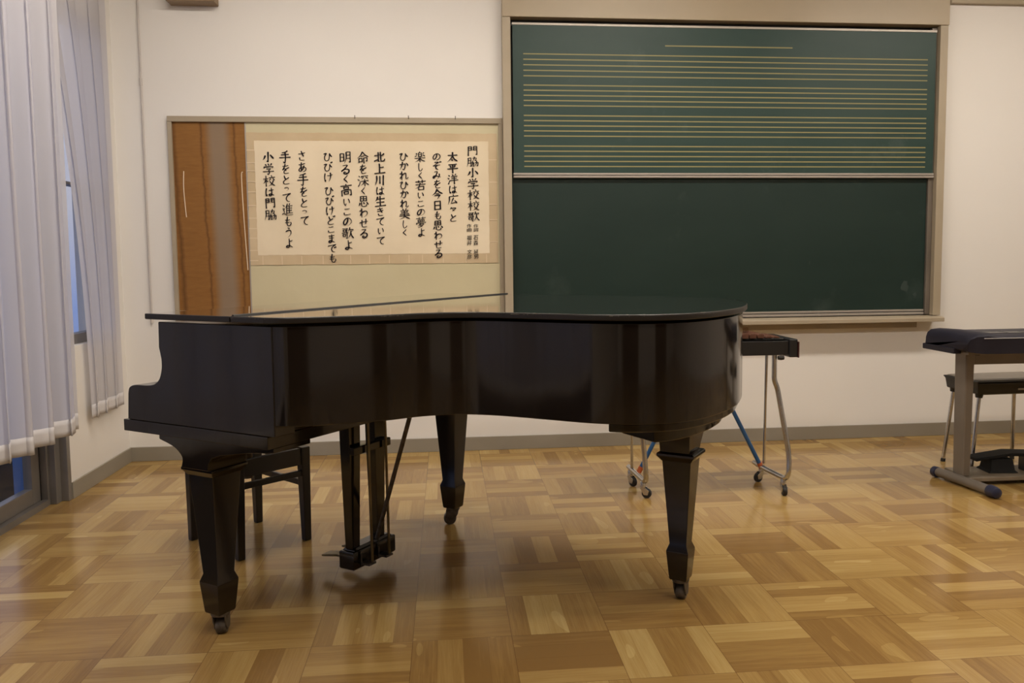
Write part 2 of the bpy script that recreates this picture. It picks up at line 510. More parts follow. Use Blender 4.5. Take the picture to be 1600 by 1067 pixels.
# glazed sliding doors: three leaves on a sill
struct('trim_3', BX(XL-0.20, XL-0.06, -5.4, YD-0.105, 0.0, 0.03), ALU)
for i in range(3):
    y1 = YD-0.112 - i*1.5
    y0 = y1-1.48
    d = empty('door_%d' % (i+1), (XL-0.11-(i % 2)*0.045, (y0+y1)/2, 0.03)); d['kind'] = 'structure'
    h = (y1-y0)/2
    bm = NB()
    box(bm, -0.02, 0.02, h-0.075, h, 0, 2.39)
    box(bm, -0.02, 0.02, -h, -h+0.075, 0, 2.39)
    box(bm, -0.02, 0.02, -h+0.075, h-0.075, 0, 0.075)
    box(bm, -0.02, 0.02, -h+0.075, h-0.075, 2.31, 2.39)
    obj('door_frame', bm, ALU, d, 0.003)
    obj('glass_pane', BX(-0.004, 0.004, -h+0.07, h-0.07, 0.07, 2.33), GLASS, d, smooth=0)
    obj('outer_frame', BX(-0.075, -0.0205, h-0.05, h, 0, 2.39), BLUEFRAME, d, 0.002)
    bm = NB()
    box(bm, 0.0195, 0.0225, h-0.004, h+0.002, 0, 2.39)
    obj('gasket', bm, GASKET, d, smooth=0)
# unseen brown doors added behind the camera to put dark bands in the piano's reflections
for i, x in enumerate((-0.6, 3.4)):
    d = empty('door_%d' % (4+i), (x, YF, 0)); d['kind'] = 'structure'
    obj('door_leaf', BX(-0.85, 0.85, 0.0, 0.05, 0.0, 2.1), DOORW, d, 0.004)
    bm = NB()
    for x0, x1, z0, z1 in ((-0.93, -0.85, 0, 2.18), (0.85, 0.93, 0, 2.18), (-0.85, 0.85, 2.1, 2.18)):
        box(bm, x0, x1, 0, 0.06, z0, z1)
    obj('door_frame', bm, TRIM, d, 0.004)
# terrace outside the glazed doors
struct('terrace', BX(-6.0, XL-0.26, -8, 3.0, -0.25, -0.06), GROUND)

# ---------------------------------------------------------------- ceiling lights
lamp_proto = None
for i, (x, y) in enumerate([(x, y) for y in (-1.5, -4.1) for x in (-0.75, 1.15, 3.3)]):
    t_ = empty('ceiling_light', (x, y, ZC), 0, 'white ceiling fluorescent fixture above the room', 'light', 'ceiling fluorescent lights')
    if lamp_proto is None:
        bm = NB()
        rect_loft(bm, [(0, 0, 0, 1.25, 0.30), (0, 0, -0.05, 1.25, 0.24)])
        a_ = obj('lamp_body', bm, LAMPBODY, t_, 0.003)
        b_ = obj('diffuser', prism(NB(), [(math.cos(q)*0.10, -0.05+math.sin(q)*0.03) for q in [PI+PI*j/8 for j in range(9)]], -0.6, 0.6, 'x'), TUBE, t_)
        lamp_proto = (a_, b_)
    else:
        for s_ in lamp_proto:
            c_ = s_.copy(); C.objects.link(c_); c_.parent = t_

# ---------------------------------------------------------------- curtains
def curtain(name, xb, y0, y1, zt, zh, period, amp, seed, label, hem_h=0.075, spread=0.0):
    root = empty(name, (xb, (y0+y1)/2, zh), 0, label, 'curtain')
    rnd = random.Random(seed)
    yc = (y0+y1)/2
    # irregular pleats along the rail, smoothed into S-folds that lap over each other
    edges, y = [y0], y0
    while y < y1-period*0.4:
        y = min(y+period*rnd.uniform(0.7, 1.35), y1)
        edges.append(y)
    edges[-1] = y1
    amps = [amp*rnd.uniform(0.55, 1.2) for _ in edges]
    lean = [rnd.uniform(-0.3, 0.3) for _ in edges]
    fine = [rnd.uniform(0, 6.28) for _ in range(6)]
    def sheet(z0, z1, nz, bm):
        rows = []
        for j in range(nz+1):
            z = z0+(z1-z0)*j/nz
            f = (z-zh)/(zt-zh)
            row = []
            for i in range(len(edges)-1):
                e0, e1 = edges[i], edges[i+1]
                for k_ in range(18):
                    u = k_/18
                    th = 2*PI*u
                    a_ = (amps[i]*(1-u)+amps[i+1]*u)*(1.0-0.35*f)
                    x = a_*math.sin(th+lean[i]*math.sin(PI*u)*(1-f)) + amp*0.16*math.sin(37*(e0+(e1-e0)*u)+fine[0]+1.5*f) + amp*0.10*math.sin(71*(e0+(e1-e0)*u)+fine[1]-f)
                    yy = e0+(e1-e0)*u + (e1-e0)*0.20*math.sin(2*th+0.5)*(1-0.25*f)*math.sin(PI*u)**0.5
                    row.append(bm.verts.new((x, y1-(y1-yy)*(1+spread*f*f)-yc, z-zh)))
            row.append(bm.verts.new((0, y1-yc, z-zh)))
            rows.append(row)
        for a_, b_ in zip(rows, rows[1:]):
            for i in range(len(a_)-1):
                bm.faces.new((a_[i], a_[i+1], b_[i+1], b_[i]))
        return bm
    obj('cloth', sheet(zh+hem_h, zt, 24, NB()), CLOTH, root, smooth=180)
    h = obj('hem', sheet(zh, zh+hem_h, 3, NB()), HEM, root, smooth=180)
    sd = h.modifiers.new('thick', 'SOLIDIFY'); sd.thickness = 0.002; sd.offset = 0
    bm = NB()
    tube(bm, [(0, y0-yc, zt-zh+0.015), (0, y1-yc, zt-zh+0.015)], 0.014, 10)
    obj('rail', bm, ALU_L, root)
    return root
curtain('curtain', -1.785, -5.2, -0.925, 2.78, 0.375, 0.165, 0.046, 3, 'long sheer white curtain hanging in front of the glazed doors at the left')
curtain('curtain', -1.866, -0.57, -0.15, 2.78, 0.36, 0.125, 0.020, 11, 'narrow sheer white curtain gathered near the room corner behind the piano keyboard end', 0.07, 1.15)
# conduit up the back wall by the corner
bm = NB()
tube(bm, [(0, 0, 0.0), (0, 0, 2.15)], 0.006, 8)
cd = empty('conduit', (-1.745, -0.008, 0.80), 0, 'thin grey conduit running up the back wall beside the room corner', 'pipe')
obj('pipe', bm, PALEPIPE, cd)
bm = NB()
lathe(bm, [(0.0085, -0.02), (0.0085, 0.02)], (0, 0, 1.36), 10)
obj('pipe_joint', bm, PALEPIPE, cd)
wb = empty('wall_box', (-1.437, 0, 2.582), 0, 'brown box high on the wall above the bulletin board', 'box')
obj('box_body', BX(-0.13, 0.13, -0.10, -0.0005, 0, 0.28), DARKB, wb, 0.004)
obj('box_front', BX(-0.115, 0.115, -0.108, -0.1, 0.015, 0.265), DARKB, wb, 0.003)

# ---------------------------------------------------------------- bulletin board
bb = empty('bulletin_board', (-0.65, 0, 0.80), 0, 'bulletin board in a grey frame with brown stained panel and cream cover', 'bulletin board')
def bbx(x): return x+0.65
def bbz(z): return z-0.80
def bbox_(bm, x0, x1, y0, y1, z0, z1): return box(bm, bbx(x0), bbx(x1), y0, y1, bbz(z0), bbz(z1))
bm = NB()
bbox_(bm, -1.61, 0.284, -0.025, -0.0005, 1.940, 1.972)
bbox_(bm, -1.61, 0.284, -0.025, -0.0005, 0.84, 0.872)
bbox_(bm, -1.61, -1.586, -0.025, -0.0005, 0.872, 1.940)
bbox_(bm, 0.260, 0.284, -0.025, -0.0005, 0.872, 1.940)
obj('board_frame', bm, TRIM, bb, 0.0025)
cork_o = obj('stained_panel', BX(-1.586, -1.185, -0.009, -0.001, 0.872, 1.940), CORK, None, smooth=0)
cork_o.parent = bb; cork_o.location = (0.65, 0, -0.80)
cr = obj('cream_panel', BX(-1.185, 0.260, -0.010, -0.001, 0.872, 1.940), CREAM, None, smooth=0)
cr.parent = bb; cr.location = (0.65, 0, -0.80)
bm = NB(); bbox_(bm, -1.188, -1.181, -0.014, -0.009, 0.872, 1.94)
obj('panel_joint', bm, ALU_L, bb, smooth=0)
for x in (-0.565, -0.26, 0.01):
    h = fillet([(x, -0.027, 1.966), (x, -0.04, 1.962), (x, -0.04, 1.980)], 0.006)
    bm = NB(); tube(bm, [(bbx(p.x), p.y, bbz(p.z)) for p in h], 0.0022, 8)
    obj('hook', bm, IRON, bb)
for nm, pts in (('cord', [(-1.532, -0.013, 1.665), (-1.536, -0.013, 1.57), (-1.531, -0.013, 1.46), (-1.527, -0.013, 1.405)]),
                ('cord', [(-1.205, -0.0175, 1.66), (-1.213, -0.0175, 1.63), (-1.208, -0.0175, 1.40), (-1.196, -0.0175, 1.10)])):
    bm = NB(); tube(bm, [(bbx(p.x), p.y, bbz(p.z)) for p in catmull(pts, 5)], 0.0028, 8)
    obj(nm, bm, NYLON, bb)

# ---------------------------------------------------------------- the song sheet
SX, SZ = -0.47, 1.125
sheet = empty('song_sheet', (SX, -0.012, SZ), 0, 'long paper sheet of brush-written Japanese verses on a tan mount pinned to the bulletin board', 'poster')
def wavy(x0, x1, z0, z1, nx, nz, y, amp, seed, rag=0.0):
    rnd = random.Random(seed)
    bm = NB()
    p = [rnd.uniform(0, 6.28) for _ in range(6)]
    def yy(x, z): return y - amp*(1+0.5*math.sin(x*7+p[0])*math.sin(z*9+p[1])+0.5*math.sin(x*15+z*11+p[2]))
    fr, bk = [], []
    for j in range(nz+1):
        z = z0+(z1-z0)*j/nz
        r1, r2 = [], []
        for i in range(nx+1):
            x = x0+(x1-x0)*i/nx
            dz = (rnd.uniform(-rag, rag)) if j in (0, nz) else 0
            dx = (rnd.uniform(-rag, rag)) if i in (0, nx) else 0
            r1.append(bm.verts.new((x-SX+dx, yy(x, z)+0.012, z-SZ+dz)))
            r2.append(bm.verts.new((x-SX+dx, yy(x, z)+0.0126, z-SZ+dz)))
        fr.append(r1); bk.append(r2)
    for j in range(nz):
        for i in range(nx):
            bm.faces.new((fr[j][i], fr[j][i+1], fr[j+1][i+1], fr[j+1][i]))
            bm.faces.new((bk[j][i+1], bk[j][i], bk[j+1][i], bk[j+1][i+1]))
    for j in range(nz):
        bm.faces.new((fr[j][0], fr[j+1][0], bk[j+1][0], bk[j][0]))
        bm.faces.new((fr[j][nx], bk[j][nx], bk[j+1][nx], fr[j+1][nx]))
    for i in range(nx):
        bm.faces.new((fr[0][i], bk[0][i], bk[0][i+1], fr[0][i+1]))
        bm.faces.new((fr[nz][i], fr[nz][i+1], bk[nz][i+1], bk[nz][i]))
    return bm
obj('mount', wavy(-1.180, 0.250, 1.128, 1.884, 60, 30, -0.0115, 0.0016, 1, 0.0015), MOUNT, sheet, smooth=40)
obj('paper', wavy(-1.137, 0.200, 1.185, 1.838, 60, 30, -0.0126, 0.0016, 1, 0.0012), PAPER, sheet, smooth=40)
rnd = random.Random(4)
def tape(x0, x1, z0, z1):
    obj('tape_strip', BX(x0-SX, x1-SX, -0.0026, -0.0022, z0-SZ, z1-SZ), TAPE, sheet, smooth=0)
for k_ in range(11):
    z = 1.16+k_*0.062+rnd.uniform(-0.015, 0.015)
    tape(-1.182, -1.137, z, z+0.006)
for k_ in range(12):
    x = -1.10+k_*0.115+rnd.uniform(-0.03, 0.03)
    tape(x, x+0.005, 1.13, 1.18)
for z in (1.25, 1.38, 1.47, 1.60, 1.73):
    tape(0.202, 0.25, z, z+0.005)

def glyph(ch, cache={}):
    """vertices (centred, em = 1) and faces of one written character"""
    if ch not in cache:
        cu = bpy.data.curves.new('g', 'FONT')
        cu.body = ch
        cu.resolution_u = 3
        o = bpy.data.objects.new('g', cu)
        C.objects.link(o)
        bpy.context.view_layer.update()
        dg = bpy.context.evaluated_depsgraph_get()
        me = bpy.data.meshes.new_from_object(o.evaluated_get(dg))
        vs = [(v.co.x, v.co.y) for v in me.vertices]
        fs = [tuple(p.vertices) for p in me.polygons]
        x0, x1 = min(v[0] for v in vs), max(v[0] for v in vs)
        y0, y1 = min(v[1] for v in vs), max(v[1] for v in vs)
        cache[ch] = ([(v[0]-(x0+x1)/2, v[1]-(y0+y1)/2) for v in vs], fs, x1-x0, y1-y0)
        bpy.data.objects.remove(o); bpy.data.curves.remove(cu); bpy.data.meshes.remove(me)
    return cache[ch]

letters = None
def write(ch, x, z, wd, ht, nib=0.0014, tilt=0.09):
    vs, fs, gw, gh = glyph(ch)
    sx = wd/max(gw, 0.5); sz = ht/max(gh, 0.5)
    rot = random.uniform(-0.04, 0.04)
    c_, s_ = math.cos(rot), math.sin(rot)
    for q, (dx, dz) in enumerate(((0, 0), (nib, -nib*0.45), (nib*0.5, -nib*0.22))):
        vv = []
        for vx, vy in vs:
            px, pz = vx*sx, vy*sz
            pz += px*tilt
            px += 0.05*pz + 0.06*px*pz/max(ht, 0.01)
            px, pz = px*c_-pz*s_, px*s_+pz*c_
            vv.append(letters.verts.new((x+px+dx-SX, -0.0068-0.00004*q, z+pz+dz-SZ)))
        for f in fs:
            try: letters.faces.new([vv[i] for i in f])
            except ValueError: pass
STROKES = {
'門': "18,10 18,96;18,12 42,12 42,44;18,28 42,28;18,44 42,44;60,12 60,44;60,12 86,12 86,92 77,87;60,28 86,28;60,44 86,44",
'脇': "~14,12 14,50 4,94;14,12 36,12 36,92 29,88;14,36 36,36;14,60 36,60;52,18 80,18 76,42 68,38;~66,4 62,26 48,44;42,60 62,60 60,94 53,90;~52,46 50,74 38,96;70,60 94,60 92,94 84,90;~82,46 80,74 66,96",
'小': "50,6 50,92 39,84;~28,36 20,56 8,70;~68,34 80,50 92,68",
'学': "~24,8 30,16 32,22;~46,4 50,12 52,20;~74,4 68,14 62,22;~16,28 14,36 10,46;14,30 86,30 78,44;32,48 66,48 52,62;~52,60 56,80 50,96 40,90;8,70 92,70",
'校': "4,30 44,30;26,4 26,96;~26,32 18,54 4,70;~28,40 36,50 42,56;~68,4 72,12 72,18;48,22 96,22;~62,30 56,42 48,50;~80,30 88,40 94,48;~84,48 72,76 44,96;~56,52 70,76 98,96",
'歌': "8,12 50,12;14,22 34,22 34,38 14,38 14,22;42,12 42,46;4,48 54,48;12,58 32,58 32,76 12,76 12,58;44,48 44,92 36,88;~66,6 62,22 54,36;64,22 92,22 84,38;~74,30 70,64 50,94;~74,48 82,74 98,94",
'太': "8,34 92,34;~50,6 46,50 8,94;~52,40 66,70 96,94;~42,72 48,80 54,86",
'平': "14,16 86,16;~28,28 34,38 38,46;~72,26 66,38 60,48;4,56 96,56;50,16 50,98",
'洋': "~12,10 20,16 24,22;~6,36 14,42 18,48;~8,92 18,76 26,58;~48,6 52,12 54,20;~80,4 74,12 70,20;36,26 92,26;40,44 86,44;30,62 98,62;63,26 63,98",
'広': "~52,4 54,12 54,18;16,20 96,20;~18,20 18,60 4,94;~54,34 44,60 32,82;32,84 80,78;~66,60 76,74 84,90",
'々': "~36,26 30,40 22,52;~34,38 74,36 60,58 40,80;~46,56 54,64 58,72",
'今': "~50,4 34,34 4,54;~50,6 68,32 98,52;38,46 62,46;~26,62 72,60 60,78 50,96",
'日': "26,12 26,92;26,12 74,12 74,92;26,50 74,50;26,88 74,88",
'思': "24,8 24,48;24,8 76,8 76,48;50,8 50,46;24,27 76,27;24,46 76,46;~20,62 16,76 8,86;~34,58 36,84 50,92 74,90 76,76;~50,58 56,66 58,72;~78,58 86,68 92,80",
'楽': "~50,2 46,8 44,12;36,14 36,48;36,14 64,14 64,48;36,30 64,30;36,46 64,46;~16,14 20,22 22,28;~6,46 14,42 22,36;~84,12 78,20 74,26;~76,34 84,40 92,46;4,62 96,62;50,48 50,98;~48,64 32,82 8,94;~52,64 68,82 96,96",
'若': "6,18 94,18;34,6 34,30;66,4 66,30;8,44 94,44;~48,32 36,62 6,82;34,64 34,96;34,64 78,64 78,96;34,92 78,92",
'夢': "8,12 92,12;34,4 34,22;66,4 66,22;24,28 76,28 76,46 24,46 24,28;41,28 41,46;59,28 59,46;8,64 10,54 92,54 84,64;~44,58 36,72 18,84;~42,68 72,66 56,86 22,98;~40,76 48,82 52,86",
'美': "~34,2 38,8 40,16;~66,2 62,8 58,16;16,20 84,20;20,35 80,35;10,50 90,50;50,20 50,62;4,66 96,66;~50,56 44,78 8,96;~52,66 66,82 96,98",
'北': "8,34 40,34;40,8 40,90;~4,84 20,78 40,68;~90,26 78,36 62,46;~60,8 60,78 66,90 90,88 94,72",
'上': "48,6 48,88;48,42 84,42;4,90 96,90",
'川': "~22,10 22,54 8,92;50,14 50,82;80,8 80,98",
'生': "~28,8 22,28 8,46;24,28 88,28;50,4 50,92;18,58 84,58;4,92 98,92",
'命': "~50,2 32,30 2,50;~50,4 70,30 100,48;36,38 64,38;16,54 16,88;16,54 44,54 44,84;16,80 44,80;58,54 58,98;58,54 88,54 86,84 76,80",
'深': "~12,8 20,14 24,20;~4,36 12,42 18,48;~8,94 18,76 26,56;36,24 38,12 94,12 88,24;~54,20 48,32 36,40;~72,20 80,30 94,34;32,54 98,54;64,38 64,98;~62,56 50,76 30,90;~66,56 80,76 100,90",
'明': "12,18 12,82;12,18 40,18 40,78;12,46 40,46;12,76 40,76;~58,8 58,56 46,96;58,8 90,8 90,92 80,88;58,34 90,34;58,58 90,58",
'高': "50,2 50,14;6,16 94,16;32,26 68,26 68,42 32,42 32,26;14,52 14,98;14,52 88,52 88,94 78,90;34,64 66,64 66,82 34,82 34,64",
'手': "~72,4 52,12 24,16;18,32 82,32;4,54 96,54;~52,14 54,60 50,96 36,88",
'進': "~10,10 18,16 22,24;8,40 24,40 18,58 26,66 14,82;~6,86 20,80 50,94 98,94;~50,4 42,22 32,36;44,20 44,82;~68,4 66,12 62,18;44,22 92,22;46,40 88,40;46,58 88,58;44,78 94,78;66,22 66,78",
'は': "~20,10 14,50 20,90 26,76;~44,34 66,34 90,30;~68,10 70,50 70,78 58,92 44,84 54,72 72,78 92,90",
'と': "~34,8 38,26 46,42;~80,30 50,44 24,66 34,88 82,88",
'の': "~54,24 48,58 26,82 12,64 24,34 54,18 82,34 88,58 72,82 50,92",
'ぞ': "~28,10 66,10 44,30 12,50;~12,50 60,44 86,42;~60,46 40,60 44,82 66,92;~78,8 82,13 84,18;~90,4 94,9 96,14",
'み': "~24,16 54,14 42,48 18,84 8,72 26,60 60,66 92,80;~76,40 74,66 56,94",
'を': "~22,22 50,22 78,18;~48,4 38,34 20,56 40,46 52,54 54,70;~86,38 50,54 34,76 46,92 82,90",
'も': "~46,6 38,50 42,84 64,92 82,74 78,58;~22,34 48,38 70,34;~20,58 46,60 66,56",
'わ': "~30,6 30,50 30,96;~10,30 34,28 10,76;~12,74 44,40 76,36 90,58 76,80 54,92",
'せ': "~6,44 50,38 94,34;~72,10 72,50 62,58;~32,18 32,70 42,88 82,86",
'る': "~26,12 68,10 40,42 12,66 48,46 80,54 82,78 58,94 36,88 44,74 62,86",
'し': "~34,6 30,60 42,92 68,84 80,68",
'く': "~68,6 44,34 30,48 50,68 72,94",
'い': "~18,20 18,56 32,82 42,66;~70,22 82,42 86,62",
'こ': "~26,18 50,20 74,16;~22,62 26,84 54,88 84,82",
'よ': "~52,30 68,30 84,26;~52,6 54,50 54,76 40,92 22,84 34,72 58,76 88,92",
'ひ': "~8,22 36,18 18,50 22,82 44,92 64,76 70,20;~70,20 80,42 96,56",
'び': "~8,26 36,22 18,52 22,82 44,92 64,76 68,26;~68,26 78,46 92,58;~78,6 83,11 86,17;~91,2 95,7 98,12",
'か': "~8,34 50,28 66,32 62,72 50,92 38,82;~38,6 30,50 12,88;~76,20 88,36 94,52",
'れ': "~28,6 28,50 28,96;~8,32 34,28 8,80;~10,78 44,38 68,26 72,56 70,84 82,88 96,76",
'き': "~20,22 48,22 76,14;~18,44 50,44 82,36;~42,4 54,36 70,60;~26,70 36,88 74,90",
'て': "~8,22 50,18 90,12;~88,14 56,34 44,62 58,84 80,90",
'け': "~18,10 12,50 18,90 24,76;~42,34 68,34 94,28;~72,8 74,50 56,96",
'ど': "~34,8 38,26 46,42;~74,32 50,44 24,66 34,88 82,88;~76,6 81,11 84,17;~90,2 94,7 97,12",
'ま': "~20,22 50,24 80,18;~24,44 50,46 76,42;~50,6 52,50 52,78 36,92 22,84 34,72 56,78 84,92",
'で': "~8,22 50,18 90,12;~88,14 56,34 44,62 58,84 80,90;~72,40 77,45 80,51;~86,36 90,41 93,46",
'さ': "~16,28 50,28 84,20;~44,4 56,36 70,56;~28,64 34,86 76,90",
'あ': "~16,24 48,24 80,18;~42,6 38,50 46,84;~68,36 54,66 28,86 14,72 36,52 70,50 88,66 80,84 58,94",
'っ': "~14,40 52,28 84,42 80,66 48,80",
'う': "~38,6 50,10 60,16;~20,40 56,28 76,44 68,74 42,96",
}
def brush(ch, x, z, wd, ht):
    """one character laid down as tapering brush strokes, centred at (x, z)"""
    strokes = STROKES[ch].split(';')
    kana = all(s.startswith('~') for s in strokes)
    bw = (0.148 if len(strokes) <= 5 else 0.120 if len(strokes) <= 9 else 0.100)*min(wd, ht*1.1)
    rot = random.uniform(-0.035, 0.035)
    for q, st in enumerate(strokes):
        sm = st.startswith('~')
        pts = [Vector((float(a.split(',')[0]), float(a.split(',')[1]), 0)) for a in st.lstrip('~').split()]
        pts = [p+Vector((random.uniform(-1.2, 1.2), random.uniform(-1.2, 1.2), 0)) for p in pts]
        if sm: pts = catmull(pts, 6)
        else:
            out = []
            for a_, b_ in zip(pts, pts[1:]):
                for j in range(6): out.append(a_.lerp(b_, j/6))
            pts = out+[pts[-1]]
        end = pts[-1]-pts[-4]
        kind = 'h'
        if end.y > abs(end.x)*0.35 and end.x < -1: kind = 'taper'
        elif end.x > 1 and end.y > end.x*0.35: kind = 'swell'
        elif abs(end.x) < end.y: kind = 'v'
        P2, n = [], len(pts)
        for p in pts:
            px, pz = (p.x-50)/100*wd, (50-p.y)/100*ht
            pz += px*0.10
            px, pz = px*math.cos(rot)-pz*math.sin(rot), px*math.sin(rot)+pz*math.cos(rot)
            P2.append(Vector((px, pz)))
        L, R_ = [], []
        for i, p in enumerate(P2):
            u = i/(n-1)
            d = (P2[min(i+1, n-1)]-P2[max(i-1, 0)])
            d = d.normalized() if d.length > 1e-9 else Vector((1, 0))
            hv = 0.62+0.38*abs(d.y)                                # horizontals thinner than verticals
            if kind == 'taper': k_ = 1.0-0.75*max(0, u-0.3)/0.7
            elif kind == 'swell': k_ = 0.75+0.55*u if u < 0.8 else 1.19-4.0*(u-0.8)
            elif kind == 'h': k_ = 1.05-0.45*math.sin(PI*u)*0.7
            else: k_ = 1.0-0.2*math.sin(PI*u)
            if u < 0.06: k_ *= 0.85
            if sm and kind != 'swell': k_ *= 1.0-0.45*max(0, u-0.65)/0.35
            hw = max(bw*0.5*hv*k_, bw*0.08)
            nn = Vector((-d.y, d.x))*hw
            L.append(p+nn); R_.append(p-nn)
        y = -0.0062-0.00003*q
        s0 = (P2[0]-P2[1]).normalized()*bw*0.22
        s1 = (P2[-1]-P2[-2]).normalized()*bw*0.18
        ring = [P2[0]+s0]+L+[P2[-1]+s1]+R_[::-1]
        vl = [letters.verts.new((x+v.x-SX, y, z+v.y-SZ)) for v in L]
        vr = [letters.verts.new((x+v.x-SX, y, z+v.y-SZ)) for v in R_]
        c0 = letters.verts.new((x+P2[0].x+s0.x-SX, y, z+P2[0].y+s0.y-SZ))
        c1 = letters.verts.new((x+P2[-1].x+s1.x-SX, y, z+P2[-1].y+s1.y-SZ))
        for i in range(n-1):
            letters.faces.new((vl[i], vl[i+1], vr[i+1], vr[i]))
        letters.faces.new((c0, vl[0], vr[0]))
        letters.faces.new((c1, vr[-1], vl[-1]))

def px2x(zx): return -1.0*0 + (-1.1365 + ((370+zx*0.28125)-398)*(1.3345/364.0))
def py2z(zy): return 1.834 - ((180+zy*0.28125)-222)*(0.648/173.0)
KANA = 'のぞみをもわせるしくいこよひかれはきてびけどまでさあとっう'
def column(text, cx0, y0, y1, cx1=None, size=60, nib=0.0014):
    cx1 = cx0 if cx1 is None else cx1
    wts = []
    for ch in text:
        wts.append(0.55 if ch == 'っ' else 0.72 if ch in 'こく' else 0.8 if ch == '々' else 0.9 if ch in KANA else 1.08)
    global letters
    letters = NB()
    tot = sum(wts)
    y = y0
    for ch, wt in zip(text, wts):
        h = (y1-y0)*wt/tot
        cy = y+h/2
        u = (cy-y0)/(y1-y0)
        cx = cx0+(cx1-cx0)*u
        k_ = 1.0 if ch not in KANA else 0.82
        wd = size*k_*0.28125*1.3345/364.0
        if ch == 'っ': wd *= 0.6
        if ch in 'しくい': wd *= 0.8
        if ch in STROKES: brush(ch, px2x(cx), py2z(cy), wd*1.06, h*0.96*0.28125*0.648/173.0)
        else: write(ch, px2x(cx), py2z(cy), wd*1.02, h*0.90*0.28125*0.648/173.0, nib)
        y += h
    obj('verse_line', letters, INK, sheet, smooth=0)
column('門脇小学校校歌', 1305, 166, 590, 1307, 66)
column('太平洋は広々と', 1192, 200, 592, 1190)
column('のぞみを今日も思わせる', 1102, 203, 790, 1103)
column('楽しく若いこの夢よ', 1009, 200, 672, 1008)
column('ひかれひかれ美しく', 917, 203, 668, 915)
column('北上川は生きていて', 783, 200, 716, 780)
column('命を深く思わせる', 690, 202, 678, 686)
column('明るく高いこの歌よ', 592, 200, 742, 598, 66)
column('ひびけ', 497, 203, 370, 497)
column('ひびけどこまでも', 498, 388, 812, 510)
column('さあ手をとって', 355, 198, 608, 362)
column('手をとって進もうよ', 263, 198, 730, 272)
column('小学校は門脇', 172, 202, 577, 176, 64)
for tx, zx, segs in (('作詞', 1318, (600, 645)), ('石森', 1317, (663, 722)), ('延男', 1317, (742, 797)),
                     ('作曲', 1280, (600, 645)), ('福井', 1280, (663, 722)), ('文彦', 1280, (742, 797))):
    column(tx, zx, segs[0], segs[1], None, 26, 0.0004)

# ---------------------------------------------------------------- chalkboard
cb = empty('chalkboard', (1.64, 0, 0.72), 0, 'large green sliding chalkboard with yellow music staves in a tan frame on the back wall', 'chalkboard')
def cbm(bm, x0, x1, y0, y1, z0, z1): return box(bm, x0-1.64, x1-1.64, y0, y1, z0-0.72, z1-0.72)
bm = NB()
cbm(bm, 0.286, 3.003, -0.085, -0.0005, 2.537, 2.70)
obj('header', bm, HEADER, cb, 0.003)
for x0, x1 in ((0.285, 0.333), (2.950, 3.000)):
    bm = NB()
    cbm(bm, x0, x1, -0.080, -0.0005, 0.775, 2.537)
    obj('side_frame', bm, TRIM, cb, 0.003)
bm = NB()
cbm(bm, 0.333, 2.950, -0.012, -0.0005, 0.775, 2.537)
obj('backing', bm, BLACK, cb, smooth=0)

bm = NB(); cbm(bm, 0.337, 2.915, -0.030, -0.012, 0.80, 1.66)
low = obj('lower_panel', bm, CHALK_L, cb, smooth=0)
bm = NB()
cbm(bm, 0.337, 2.915, -0.036, -0.012, 0.780, 0.795)
cbm(bm, 0.337, 2.915, -0.036, -0.012, 0.800, 0.812)
obj('panel_rail', bm, ALU_L, low, 0.001)
for (x, z, w_, h_, s_) in ((2.17, 1.11, 0.006, 0.020, 1), (2.79, 0.955, 0.03, 0.05, 2), (2.86, 0.905, 0.018, 0.014, 3), (2.20, 1.60, 0.01, 0.006, 5)):
    rnd = random.Random(s_)
    bm = NB()
    n = 14
    pts = [(x-1.64+w_*math.cos(2*PI*j/n)*rnd.uniform(0.5, 1), z-0.72+h_*math.sin(2*PI*j/n)*rnd.uniform(0.5, 1)) for j in range(n)]
    prism(bm, pts, -0.0304, -0.0299, 'y')
    obj('chalk_mark', bm, CHALKMARK, low, smooth=0)
bm = NB(); cbm(bm, 2.918, 2.950, -0.045, -0.012, 0.78, 2.53)
obj('guide_rail', bm, STAND, cb, 0.002)
bm = NB(); cbm(bm, 0.346, 2.938, -0.055, -0.036, 1.640, 2.505)
upp = obj('upper_panel', bm, CHALK_U, cb, smooth=0)
bm = NB(); cbm(bm, 0.344, 2.942, -0.059, -0.034, 2.499, 2.512)
obj('top_rail', bm, ALU_L, upp, 0.001)
bm = NB()
cbm(bm, 0.344, 2.944, -0.062, -0.034, 1.624, 1.636)
cbm(bm, 0.344, 2.944, -0.060, -0.034, 1.640, 1.652)
obj('bottom_rail', bm, ALU_L, upp, 0.001)
bm = NB()
for zt, zb in ((2.336, 2.211), (2.158, 2.041), (1.984, 1.866), (1.808, 1.690)):
    for j in range(5):
        z = zt+(zb-zt)*j/4
        cbm(bm, 0.408, 2.887, -0.0556, -0.0548, z-0.0034, z+0.0034)
cbm(bm, 1.249, 2.029, -0.0556, -0.0548, 2.390, 2.397)
obj('staff_lines', bm, STAFF, upp, smooth=0)
bm = NB()
prism(bm, [(-0.004, 0), (-0.13, 0), (-0.13, 0.024), (-0.118, 0.030), (-0.004, 0.036)], 0.286-1.64, 2.998-1.64, 'x')
lg = obj('chalk_ledge', bm, TRIM, cb, 0.003); lg.location = (0, 0, 0.739-0.72)
bm = NB(); cbm(bm, 0.29, 2.86, -0.06, -0.0005, 0.70, 0.739)
obj('ledge_bracket', bm, TRIM, cb, 0.003)

